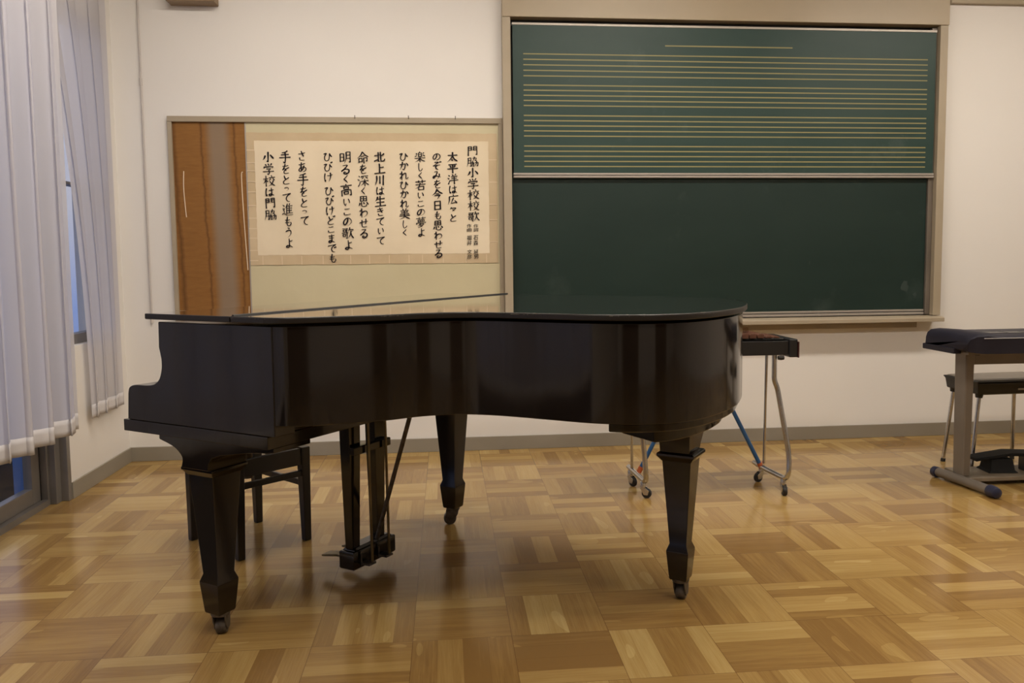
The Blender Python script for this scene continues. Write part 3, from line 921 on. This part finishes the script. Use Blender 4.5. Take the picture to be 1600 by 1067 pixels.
# ---------------------------------------------------------------- grand piano  (local: x to the tail, y to the bass side)
pno = empty('grand_piano', (-0.423, -1.878, 0), math.radians(-34.625), 'black grand piano with closed lid standing diagonally in the middle of the room', 'piano')
bent = [(0.36, -0.745), (0.40, -0.734), (0.435, -0.712), (0.50, -0.650), (0.60, -0.535), (0.655, -0.440), (0.735, -0.368), (0.842, -0.338), (1.0, -0.330),
        (1.13, -0.322), (1.25, -0.285), (1.335, -0.215), (1.385, -0.115), (1.408, 0.0), (1.413, 0.10), (1.405, 0.20), (1.37, 0.36), (1.31, 0.50), (1.22, 0.62), (1.08, 0.71), (0.92, 0.745)]
curve = [(p.x, p.y) for p in catmull([(x, y, 0) for x, y in bent], 10)]
HINGE = 0.235
lid_full = [(HINGE+0.003, -0.745)] + curve + [(HINGE+0.003, 0.745)]
rim_out = offset_poly([(-0.085, -0.745)] + curve + [(-0.085, 0.745)], 0.014)
rim_out[0] = (0.375, rim_out[0][1]) if False else rim_out[0]
# lid
def slab(poly, z0, z1, r=0.0022):
    bm = NB()
    s = [(r, z0), (0, z0+r), (0, z1-r), (r*0.4, z1-r*0.3), (r, z1)]
    return rings(bm, [[(p[0], p[1], z) for p in offset_poly(poly, d)] for d, z in s])
lid = obj('lid', slab(lid_full, 0.983, 1.0), LIDTOP, pno, smooth=11)
flap = obj('front_flap', slab([(-0.122, -0.745), (HINGE-0.003, -0.745), (HINGE-0.003, 0.745), (-0.122, 0.745)], 0.983, 1.0), LIDTOP, pno, smooth=11)
for o_ in (lid, flap):                               # the worn edges are duller than the polished top
    o_.data.materials.append(LIDEDGE)
    for f_ in o_.data.polygons:
        if abs(f_.normal.z) < 0.99: f_.material_index = 1
bm = NB()
n = len(curve)
tr_ = offset_poly([(HINGE+0.003, -0.745)] + curve + [(HINGE+0.003, 0.745)], -0.0003)
for sidx in range(len(tr_)-1):
    (x0, y0), (x1, y1) = tr_[sidx], tr_[sidx+1]
    if y0 > 0.6: continue
    a0, a1 = offset_poly(tr_, 0.0035)[sidx], offset_poly(tr_, 0.0035)[sidx+1]
    q = [bm.verts.new(p) for p in ((x0, y0, 0.9955), (x1, y1, 0.9955), (a1[0], a1[1], 1.0003), (a0[0], a0[1], 1.0003))]
    bm.faces.new(q)
bmesh.ops.remove_doubles(bm, verts=bm.verts[:], dist=1e-5)
obj('worn_edge', bm, CHIPPED, lid, smooth=60)
bm = NB()
tube(bm, [(HINGE, -0.735, 1.0002), (HINGE, 0.757, 1.0002)], 0.0042, 8)
obj('lid_hinge', bm, GASKET, lid)
# rim: solid outer shell, 45 mm thick, from z .70 to .975
rin = offset_poly(rim_out, 0.045)
def ring_wall(outer, inner, z0, z1):
    bm = NB()
    A_ = [[bm.verts.new((p[0], p[1], z)) for p in outer] for z in (z0, z1)]
    B_ = [[bm.verts.new((p[0], p[1], z)) for p in inner] for z in (z0, z1)]
    m_ = len(outer)
    for i in range(m_):
        j = (i+1) % m_
        if i == m_-1: continue                                   # open at the keyboard end
        bm.faces.new((A_[0][i], A_[0][j], A_[1][j], A_[1][i]))
        bm.faces.new((B_[0][j], B_[0][i], B_[1][i], B_[1][j]))
        bm.faces.new((A_[1][i], A_[1][j], B_[1][j], B_[1][i]))
        bm.faces.new((A_[0][j], A_[0][i], B_[0][i], B_[0][j]))
    for i in (0, m_-1):
        bm.faces.new((A_[0][i], A_[1][i], B_[1][i], B_[0][i]))
    return bm
k0 = next(i for i, p in enumerate(rim_out) if p[0] > 0.36)
outer = [(0.345, -0.731)] + rim_out[k0:-1] + [(0.345, 0.731)]
inner = offset_poly(outer, 0.045)
inner[0], inner[-1] = (0.345, -0.686), (0.345, 0.686)
obj('rim', ring_wall(outer, inner, 0.702, 0.9755), LACQ, pno, 0.003)
obj('soundboard', prism(NB(), offset_poly(outer, 0.03), 0.745, 0.762), RAWWOOD, pno, smooth=0)
for i, (p0, p1) in enumerate((((0.37, -0.60), (1.0, 0.60)), ((0.37, 0.1), (1.25, 0.25)), ((0.37, 0.62), (0.80, -0.28)))):
    d = Vector((p1[0]-p0[0], p1[1]-p0[1], 0)).normalized(); nn = Vector((-d.y, d.x, 0))*0.035
    q = [(p0[0]+nn.x, p0[1]+nn.y), (p0[0]-nn.x, p0[1]-nn.y), (p1[0]-nn.x, p1[1]-nn.y), (p1[0]+nn.x, p1[1]+nn.y)]
    obj('floor_beam', prism(NB(), q, 0.715-0.0005*i, 0.747), RAWWOOD, pno, 0.003)
# cheeks (arms): profile in (x, z)
prof = [(0.375, 0.672), (0.375, 0.9755), (-0.084, 0.9755), (-0.086, 0.900), (-0.082, 0.885), (-0.0775, 0.866)]
prof += [(p.x, p.y) for p in catmull([(-0.0775, 0.866, 0), (-0.078, 0.838, 0), (-0.090, 0.806, 0), (-0.115, 0.788, 0), (-0.150, 0.782, 0), (-0.205, 0.780, 0), (-0.230, 0.771, 0), (-0.237, 0.752, 0)], 5)][1:]
prof += [(-0.243, 0.672)]
obj('cheek', prism(NB(), prof, -0.731, -0.655, 'y'), LACQ, pno, 0.003)
obj('cheek', prism(NB(), prof, 0.655, 0.731, 'y'), LACQ, pno, 0.003)
obj('keybed', BX(-0.262, 0.349, -0.7325, 0.7325, 0.636, 0.6715), LACQ, pno, 0.002)
obj('key_slip', BX(-0.240, -0.215, -0.655, 0.655, 0.672, 0.735), LACQ, pno, 0.003)
fb = [(-0.215, 0.672), (-0.215, 0.738), (-0.205, 0.765), (-0.12, 0.785), (-0.085, 0.80), (-0.06, 0.84), (-0.055, 0.972), (-0.035, 0.972), (-0.035, 0.672)]
obj('fallboard', prism(NB(), fb, -0.655, 0.655, 'y'), LACQ, pno, 0.003)
obj('key_block_rail', BX(0.29, 0.349, -0.655, 0.655, 0.672, 0.745), LACQ, pno, 0.003)
# legs
def piano_leg(cx, cy, wtop, wbot, wblk, cast_a, dz=0.0):
    bm = NB()
    rect_loft(bm, [(cx, cy, 0.074, wblk*0.74, wblk*0.74), (cx, cy, 0.080, wblk*0.80, wblk*0.80), (cx, cy, 0.168, wblk, wblk), (cx, cy, 0.175, wblk, wblk), (cx, cy, 0.198, wbot, wbot), (cx, cy, 0.512+dz, wtop, wtop)])
    leg = obj('leg', bm, LACQ, pno, 0.002)
    bm = NB()
    rect_loft(bm, [(cx, cy, z_+dz, wtop+e_, wtop+e_) for z_, e_ in ((0.510, 0.004), (0.518, 0.014), (0.528, 0.030), (0.536, 0.030), (0.540, 0.018))])
    obj('collar', bm, LACQ, leg, 0.002)
    # caster: stem plate, fork, wheel
    dx, dy = math.cos(cast_a), math.sin(cast_a)

    wx, wy = cx+dx*0.014, cy+dy*0.014
    nx, ny = -dy, dx
    bm = NB()
    lathe(bm, [(0.028, 0.064), (0.031, 0.076)], (cx, cy, 0), 18)
    for s_ in (-1, 1):
        pts = [(0.028, 0.068), (-0.024, 0.068), (-0.020, 0.048), (0.000, 0.016), (0.028, 0.016), (0.034, 0.040)]
        o0, o1 = s_*0.0165, s_*0.0205
        secs = []
        for o_ in (o0, o1):
            secs.append([(cx+dx*a_+nx*o_, cy+dy*a_+ny*o_, z) for a_, z in pts])
        rings(bm, secs)
    obj('caster_fork', bm, IRON, leg, 0.001)
    bm = NB()
    secs = []
    for r_, h_ in ((0.010, -0.0165), (0.025, -0.0155), (0.0275, -0.011), (0.0275, 0.011), (0.025, 0.0155), (0.010, 0.0165)):
        secs.append([(wx+nx*h_+dx*r_*math.cos(2*PI*j/24), wy+ny*h_+dy*r_*math.cos(2*PI*j/24), 0.0275+r_*math.sin(2*PI*j/24)) for j in range(24)])
    rings(bm, secs)
    obj('caster_wheel', bm, IRON, leg)
    return leg
rad = math.radians
leg1 = piano_leg(0.004, -0.622, 0.106, 0.065, 0.081, rad(125))
leg2 = piano_leg(0.035, 0.610, 0.105, 0.064, 0.080, rad(215))
leg3 = piano_leg(1.175, 0.285, 0.098, 0.059, 0.076, rad(95), -0.028)
# knees over the front legs
def knee(cy, leg):
    w2 = 0.062
    ka = [(-0.132, 0.636), (-0.132, 0.617), (-0.114, 0.612)] + [(p.x, p.y) for p in catmull([(-0.114, 0.612, 0), (-0.090, 0.606, 0), (-0.058, 0.594, 0), (-0.032, 0.570, 0), (-0.038+0.018-0.018, 0.540, 0)], 5)][1:]
    ka = ka[:-1] + [(-0.042, 0.540)]
    kb = [(0.078, 0.540), (0.080, 0.560), (0.095, 0.580), (0.13, 0.592), (0.18, 0.600), (0.25, 0.612), (0.345, 0.622), (0.345, 0.636)]
    bm = prism(NB(), ka+kb, cy-w2, cy+w2, 'y')
    sg = -1 if cy < 0 else 1
    for v in bm.verts:
        if (v.co.y-cy)*sg > 0:                       # the outer face lies just behind the keybed
            v.co.y = sg*0.7085
    k_ = obj('knee', bm, LACQ, leg, 0.003)
knee(-0.628, leg1)
knee(0.610, leg2)
# tail support under the rim and its knee
tail_poly = [p for p in offset_poly(outer, 0.012) if p[0] > 1.158 and p[1] < 0.66]
obj('tail_block', prism(NB(), tail_poly, 0.678, 0.702), LACQ, pno, 0.004)
tp2 = [p for p in offset_poly(outer, 0.055) if p[0] > 1.20 and p[1] < 0.55]
tp2 = [(1.115, -0.02)] + [(1.13, -0.12)] + [p for p in tp2 if p[1] > -0.2] + [(1.115, 0.48)]
obj('tail_block', prism(NB(), tp2, 0.640, 0.678), LACQ, pno, 0.004)
bm = NB()
S_ = [(0.512, 0.054, 0.056, 0.060), (0.530, 0.055, 0.057, 0.070), (0.558, 0.057, 0.060, 0.092), (0.585, 0.060, 0.066, 0.125), (0.612, 0.064, 0.080, 0.175), (0.630, 0.067, 0.090, 0.215), (0.640, 0.067, 0.09, 0.22)]
rings(bm, [[(1.175-a_, 0.285-b_, z), (1.175+a_*0.85, 0.285-b_, z), (1.175+a_*0.85, 0.285+c_, z), (1.175-a_, 0.285+c_, z)] for z, a_, b_, c_ in S_])
obj('knee', bm, LACQ, leg3, 0.002)
# pedal lyre
bm = NB()
rect_loft(bm, [(0.066, 0.004, 0.043, 0.062, 0.232), (0.066, 0.004, 0.048, 0.068, 0.238), (0.066, 0.004, 0.104, 0.068, 0.238), (0.066, 0.004, 0.109, 0.063, 0.233)])
ly = obj('pedal_lyre', bm, LACQ, pno, 0.002)
obj('lyre_cap', rect_loft(NB(), [(0.066, 0.004, 0.109, 0.056, 0.215), (0.066, 0.004, 0.120, 0.046, 0.19)]), LACQ, ly, 0.002)
for s_ in (-1, 1):
    y = 0.0 + s_*0.070 - 0.012
    obj('lyre_post', rect_loft(NB(), [(0.068, y, 0.115, 0.034, 0.040), (0.068, y, 0.50, 0.046, 0.058), (0.068, y, 0.60, 0.046, 0.062)]), LACQ, ly, 0.002)
obj('lyre_top_block', BX(0.0, 0.16, -0.16, 0.16, 0.598, 0.637), LACQ, ly, 0.004)
obj('lyre_crossbar', BX(0.094, 0.116, -0.115, 0.090, 0.462, 0.492), LACQ, ly, 0.004)
for y in (-0.052, 0.045):
    bm = NB()
    tube(bm, [(0.132, y, 0.062), (0.126, y, 0.60)], 0.0052, 10)
    lathe(bm, [(0.009, -0.012), (0.009, 0.012)], (0.126, y, 0.585), 10)
    obj('pedal_rod', bm, BRASS, ly)
    bm = NB()
    box(bm, 0.099, 0.103, y-0.026, y-0.020, 0.052, 0.092)
    box(bm, 0.099, 0.140, y-0.026, y+0.012, 0.056, 0.064)
    obj('pedal_bracket', bm, IRON, ly, 0.001)
for y in (-0.055, 0.055):
    secs = []
    for x, w_, z, th in ((0.04, 0.013, 0.066, 0.008), (-0.02, 0.016, 0.068, 0.009), (-0.05, 0.024, 0.066, 0.009), (-0.085, 0.024, 0.060, 0.007), (-0.098, 0.012, 0.055, 0.004)):
        secs.append([(x, y-w_, z-th/2), (x, y+w_, z-th/2), (x, y+w_, z+th/2), (x, y-w_, z+th/2)])
    obj('pedal', rings(NB(), secs), BRASS, ly, 0.0025)
bm = NB()
tube(bm, [(0.085, 0.03, 0.112), (0.33, -0.05, 0.66), (0.40, -0.072, 0.72)], 0.008, 10)
obj('lyre_brace', bm, IRON, ly)

# ---------------------------------------------------------------- piano stool
fx_, fy_ = (-1.13-0.918-0.638-0.870)/4, (-1.467-1.256-1.531-1.738)/4
stool = empty('piano_stool', (fx_, fy_, 0), math.atan2(0.209, 0.221), 'black wooden piano stool with crossed stretchers standing behind the front piano leg', 'stool')
hx, hy = 0.150, 0.184
corners = [(-hx, -hy), (hx, -hy), (hx, hy), (-hx, hy)]
for x, y in corners:
    sx, sy = (1 if x > 0 else -1), (1 if y > 0 else -1)
    obj('leg', rect_loft(NB(), [(x, y, 0, 0.030, 0.030), (x-0.002*sx, y-0.002*sy, 0.26, 0.038, 0.038), (x-0.002*sx, y-0.002*sy, 0.392, 0.040, 0.040)]), STOOLW, stool, 0.004)
for s_ in (-1, 1):
    obj('apron', BX(-hx+0.018, hx-0.018, s_*hy-0.011, s_*hy+0.011, 0.320, 0.388), STOOLW, stool, 0.003)
    obj('apron', BX(s_*hx-0.011, s_*hx+0.011, -hy+0.018, hy-0.018, 0.320, 0.388), STOOLW, stool, 0.003)
for s_ in (-1, 1):
    obj('stretcher', BX(-hx+0.016, hx-0.016, s_*hy-0.009, s_*hy+0.009, 0.272, 0.296), STOOLW, stool, 0.003)
    obj('stretcher', BX(s_*hx-0.009, s_*hx+0.009, -hy+0.016, hy-0.016, 0.226, 0.250), STOOLW, stool, 0.003)
obj('screw_post', lathe(NB(), [(0.022, 0.262), (0.022, 0.425)], (0, 0, 0), 20), IRON, stool)
def pillow(hx, hy, z0, z1, r=0.03, puff=0.012):
    bm = NB()
    n = 7
    base = []
    for cx, cy, a0 in ((hx-r, hy-r, 0), (-hx+r, hy-r, PI/2), (-hx+r, -hy+r, PI), (hx-r, -hy+r, 1.5*PI)):
        base += [(cx, cy, a0+PI/2*j/n) for j in range(n+1)]
    secs = []
    for ins, z in ((0.012, z0), (0.0, z0+0.008), (0.0, z1-0.012), (0.008, z1-0.003), (0.03, z1+puff*0.4), (0.07, z1+puff*0.8), (0.11, z1+puff)):
        k_ = max(0.02, r-ins)
        secs.append([((cx/(hx-r))*max(hx-r-max(0, ins-r+0.02), 0.01)+k_*math.cos(a_), (cy/(hy-r))*max(hy-r-max(0, ins-r+0.02), 0.01)+k_*math.sin(a_), z) for cx, cy, a_ in base])
    return rings(bm, secs)
obj('seat', pillow(0.17, 0.205, 0.425, 0.470), SEATTOP, stool, smooth=60)

# ---------------------------------------------------------------- xylophone on its chrome stand
xy = empty('xylophone', (1.21, -1.03, 0), 0, 'brown-barred xylophone in a black frame on a chrome wheeled stand behind the piano tail', 'xylophone')
def X_(x): return x-1.21
def Y_(y): return y+1.03
fr_ = obj('case', BX(X_(0.80), X_(1.555), Y_(-1.172), Y_(-1.160), 0.681, 0.748), BLACK, xy, 0.002)
obj('case_back', BX(X_(0.80), X_(1.555), Y_(-0.90), Y_(-0.888), 0.681, 0.748), BLACK, xy, 0.002)
obj('case_floor', BX(X_(0.80), X_(1.555), Y_(-1.16), Y_(-0.90), 0.681, 0.690), BLACK, xy)
for x0, x1 in ((1.558, 1.600), (0.755, 0.797)):
    e_ = obj('end_board', BX(X_(x0), X_(x1), Y_(-1.180), Y_(-0.885), 0.670, 0.757), BLACK, xy, 0.006)
    xo = X_(x1) if x0 > 1.2 else X_(x0)-0.006
    obj('end_cap', BX(xo, xo+0.006, Y_(-1.184), Y_(-0.881), 0.668, 0.745), DARKRED, e_, 0.002)
for y in (-1.11, -0.95):
    bm = NB(); tube(bm, [(X_(0.80), Y_(y), 0.752), (X_(1.555), Y_(y), 0.752)], 0.006, 8)
    obj('felt_rail', bm, RUBBER, xy)
nb = 18
for i in range(nb):
    x = 0.83+i*(0.69/(nb-1))
    L = 0.155-0.004*i
    zt = 0.776+0.006*math.sin(i*0.55+0.5)-(0.008 if i > nb-3 else 0)
    bm = NB()
    pr = [(-0.0165, 0.758), (0.0165, 0.758), (0.0165, zt-0.006), (0.010, zt), (-0.010, zt), (-0.0165, zt-0.006)]
    prism(bm, [(X_(x)+a_, z) for a_, z in pr], Y_(-1.03)-L, Y_(-1.03)+L, 'y')
    obj('bar', bm, TAN_BAR, xy, 0.002)
def caster(parent, x, y, ang, ztop):
    dx, dy = math.cos(ang), math.sin(ang)
    nx, ny = -dy, dx
    wx, wy = x+dx*0.020, y+dy*0.020
    bm = NB()
    lathe(bm, [(0.012, ztop), (0.014, ztop-0.008), (0.014, 0.046), (0.008, 0.042)], (x, y, 0), 14)
    for s_ in (-1, 1):
        secs = [[(x+dx*a_+nx*o_, y+dy*a_+ny*o_, z) for a_, z in ((0.014, 0.052), (-0.012, 0.052), (0.008, 0.016), (0.028, 0.016), (0.034, 0.038))] for o_ in (s_*0.0105, s_*0.0130)]
        rings(bm, secs)
    c_ = obj('caster', bm, CHROME, parent, 0.0008)
    bm = NB(); secs = []
    for r_, h_ in ((0.008, -0.010), (0.021, -0.0095), (0.0235, -0.006), (0.0235, 0.006), (0.021, 0.0095), (0.008, 0.010)):
        secs.append([(wx+nx*h_+dx*r_*math.cos(2*PI*j/22), wy+ny*h_+dy*r_*math.cos(2*PI*j/22), 0.0235+r_*math.sin(2*PI*j/22)) for j in range(22)])
    rings(bm, secs)
    obj('wheel', bm, RUBBER, c_)
for side, (xt, xm, xb, cas) in enumerate(((1.496, 1.512, 1.568, ((1.545, -1.158, rad(-95)), (1.530, -0.915, rad(200)))),
                                         (0.845, 0.850, 0.868, ((0.862, -1.118, rad(-30)), (0.850, -0.90, rad(-60)))))):
    zb = 0.085
    pts = [(X_(xt), Y_(-1.150), 0.682), (X_(xt), Y_(-1.150), 0.56), (X_(xm), Y_(-1.153), 0.52), (X_(xb-0.006), Y_(-1.185), 0.20), (X_(xb-0.014), Y_(-1.20), zb-0.004), (X_(xb-0.046), Y_(-0.99), zb), (X_(xb-0.058), Y_(-0.87), zb+0.004)]
    if side == 1:
        pts = [(X_(0.826), Y_(-1.150), 0.682), (X_(0.834), Y_(-1.150), 0.50), (X_(0.862), Y_(-1.158), 0.20), (X_(0.870), Y_(-1.165), zb-0.004), (X_(0.858), Y_(-0.99), zb), (X_(0.848), Y_(-0.87), zb+0.004)]
    bm = NB(); tube(bm, fillet(pts, 0.05, 7), 0.0125, 14)
    obj('stand_tube', bm, CHROME, xy)
    bx = (xb-0.030) if side == 0 else 0.852
    tx = 1.546 if side == 0 else 0.846
    bm = NB(); tube(bm, [(X_(bx), Y_(-0.93), zb+0.012), (X_((bx+tx)/2), Y_(-0.93), 0.42), (X_(tx), Y_(-0.93), 0.682)], [0.0075, 0.0065, 0.0085], 10)
    obj('rear_post', bm, CHROME, xy)
    for x, y, an in cas:
        caster(xy, X_(x), Y_(y), an, zb-0.006)
for x0, x1 in ((1.510, 1.205), (0.893, 1.198)):
    bm = NB(); tube(bm, [(X_(x0), Y_(-0.945), 0.098), (X_(x1), Y_(-0.950+0.0), 0.690)], 0.0105, 12)
    br = obj('brace', bm, BLUE, xy)
    d = Vector((x1-x0, 0, 0.592)).normalized()
    bm = NB(); tube(bm, [(X_(x0)-d.x*0.022, Y_(-0.945), 0.098-d.z*0.022), (X_(x0)+d.x*0.008, Y_(-0.945), 0.098+d.z*0.008)], 0.013, 12)
    obj('brace_end', bm, ORANGE, br)
bm = NB(); lathe(bm, [(0.010, -0.014), (0.012, 0.0), (0.010, 0.014)], (X_(1.522), Y_(-1.166), 0.668), 12, 'x')
obj('clamp_knob', bm, RUBBER, xy)
ac = empty('acrylic_tray', (1.318, -1.05, 0.7845), 0, 'small clear plastic tray lying on the bars of the xylophone beside the piano tail', 'tray')
bm = NB()
for a_ in ((-0.05, 0.065, -0.06, 0.06, 0, 0.003), (-0.05, -0.047, -0.06, 0.06, 0.003, 0.026), (0.062, 0.065, -0.06, 0.06, 0.003, 0.026), (-0.047, 0.062, -0.06, -0.057, 0.003, 0.026), (-0.047, 0.062, 0.057, 0.06, 0.003, 0.026)):
    box(bm, *a_)
obj('tray_shell', bm, ACRYL, ac, smooth=0)

# ---------------------------------------------------------------- electronic keyboard on its stand
kb = empty('electronic_keyboard', (2.46, -1.15, 0), 0, 'navy electronic keyboard on a taupe metal stand at the right edge, seen from its back', 'keyboard')
def KX(x): return x-2.46
def KY(y): return y+1.15
W_ = 1.10
# body: cross-section in (y, z), the left end tapers to rounded corners
def kring(x, ins, z0, z1, y0=-1.345, y1=-0.925):
    return [(KX(x), KY(y0+ins), z0), (KX(x), KY(y0+ins*0.6), z1-0.012), (KX(x), KY(y0+ins+0.014), z1), (KX(x), KY((y0+y1)/2), z1+0.004), (KX(x), KY(y1-0.03), z1-0.004), (KX(x), KY(y1-ins*0.3), z1-0.05), (KX(x), KY(y1-ins*0.3), z0)]
bm = NB()
rings(bm, [kring(2.378, 0.085, 0.700, 0.738), kring(2.386, 0.060, 0.692, 0.762), kring(2.405, 0.028, 0.687, 0.776), kring(2.45, 0.006, 0.685, 0.781), kring(2.53, 0.0, 0.685, 0.770),
           kring(3.40, 0.0, 0.685, 0.770), kring(3.47, 0.006, 0.685, 0.781), kring(3.515, 0.028, 0.687, 0.776), kring(3.535, 0.06, 0.692, 0.762), kring(3.54, 0.085, 0.70, 0.738)])
body = obj('body', bm, KBODY, kb, 0.004, smooth=50)
obj('end_lip', BX(KX(2.372), KX(2.44), KY(-1.20), KY(-0.935), 0.672, 0.700), KBODY, body, 0.004)
obj('trim_line', BX(KX(2.43), KX(3.48), KY(-1.3475), KY(-1.3430), 0.7575, 0.7605), WHITELINE, body, smooth=0)
for k_ in range(9):
    obj('speaker_slot', BX(KX(2.53)+k_*0.10, KX(2.53)+k_*0.10+0.085, KY(-1.24), KY(-1.17), 0.7705, 0.7735), KTOP, body, smooth=0)
obj('under_plate', BX(KX(2.41), KX(3.52), KY(-1.26), KY(-0.96), 0.672, 0.686), STAND, kb, 0.002)
obj('crossbar', BX(KX(2.50), KX(3.42), KY(-1.10), KY(-1.07), 0.603, 0.668), STAND, kb, 0.004)
for x in (2.497, 3.42):
    obj('column', rect_loft(NB(), [(KX(x), KY(-1.10), 0.048, 0.040, 0.085), (KX(x), KY(-1.10), 0.672, 0.046, 0.095)]), STAND, kb, 0.008, segs=3)
    bm = NB(); tube(bm, [(KX(x-0.045), KY(-0.975), 0.032), (KX(x-0.022), KY(-1.16), 0.032), (KX(x-0.002), KY(-1.32), 0.030)], 0.0235, 14)
    ft = obj('foot_bar', bm, STAND, kb)
    obj('foot_cap', lathe(NB(), [(0.012, -0.046), (0.024, -0.040), (0.029, -0.02), (0.029, 0.012), (0.026, 0.016)], (KX(x+0.002), KY(-1.335), 0.0295), 18, 'y'), NAVYCAP, ft)
    obj('foot_cap', lathe(NB(), [(0.026, -0.016), (0.028, -0.01), (0.027, 0.016), (0.016, 0.03), (0.004, 0.034)], (KX(x-0.047), KY(-0.965), 0.0295), 18, 'y'), NAVYCAP, ft)
obj('base_board', BX(KX(2.515), KX(3.40), KY(-1.150), KY(-0.93), 0.022, 0.042), BOARDB, kb, 0.003)
bm = NB(); lathe(bm, [(0.011, -0.012), (0.013, 0.012)], (KX(2.545), KY(-1.125), 0.664), 12, 'y')
obj('clamp_knob', bm, RUBBER, kb)
pd = empty('expression_pedal', (2.74, -1.02, 0.042), rad(-6), 'black foot pedal on the base board under the electronic keyboard', 'pedal')
obj('pedal_base', rect_loft(NB(), [(0.005, 0, 0.0, 0.155, 0.13), (0.005, 0, 0.012, 0.125, 0.11), (0.005, 0, 0.068, 0.11, 0.09)]), DULLBLACK, pd, 0.004)
bm = NB()
secs = []
for x, z, hw in ((-0.125, 0.062, 0.042), (-0.10, 0.069, 0.048), (0.05, 0.092, 0.052), (0.20, 0.088, 0.05)):
    secs.append([(x, -hw, z-0.008), (x, hw, z-0.008), (x, hw, z+0.008), (x, -hw, z+0.008)])
rings(bm, secs)
obj('pedal_plate', bm, DULLBLACK, pd, 0.004)
obj('pedal_rest', BX(0.13, 0.17, -0.03, 0.03, 0.0, 0.084), BLACK, pd, 0.003)

# ---------------------------------------------------------------- stool behind the keyboard
st = empty('school_stool', (2.93, -0.77, 0), rad(2), 'black-seated stool with thin chrome legs behind the electronic keyboard', 'stool')
bm = NB()
rect_loft(bm, [(0, 0, 0.412, 0.42, 0.235), (0, 0, 0.420, 0.462, 0.262), (0, 0, 0.470, 0.475, 0.275), (0, 0, 0.482, 0.49, 0.29), (0, 0, 0.486, 0.49, 0.29)])
se = obj('seat', bm, BLACK, st, 0.006)
obj('seat_pad', rect_loft(NB(), [(0, 0, 0.4855, 0.462, 0.262), (0, 0, 0.490, 0.46, 0.26), (0, 0, 0.494, 0.43, 0.23)]), noisy(mat('grey_seat_pad', (0.19, 0.16, 0.13), 0.4), (0.17, 0.145, 0.12), (0.21, 0.18, 0.145), 20), se, 0.003)
obj('name_plate', BX(-0.008, 0.035, -0.1395, -0.135, 0.436, 0.446), PLATE, se, 0.001)
for x, y, bx_, by_ in ((-0.205, -0.105, -0.250, -0.118), (-0.205, 0.105, -0.240, 0.132), (0.16, 0.105, 0.172, 0.118), (0.205, -0.105, 0.25, -0.118)):
    bm = NB(); tube(bm, [(bx_, by_, 0.0), (x, y, 0.418)], 0.0105, 12)
    lg_ = obj('leg', bm, CHROME, st)
    d = (Vector((x, y, 0.418))-Vector((bx_, by_, 0))).normalized()
    p = Vector((bx_, by_, 0))
    bm = NB(); tube(bm, [p, p+d*0.018], 0.0125, 12)
    obj('foot_tip', bm, RUBBER, lg_)
    bm = NB(); tube(bm, [Vector((x, y, 0.418))-d*0.022, Vector((x, y, 0.418))], [0.017, 0.021], 12)
    obj('leg_socket', bm, BLACK, lg_)
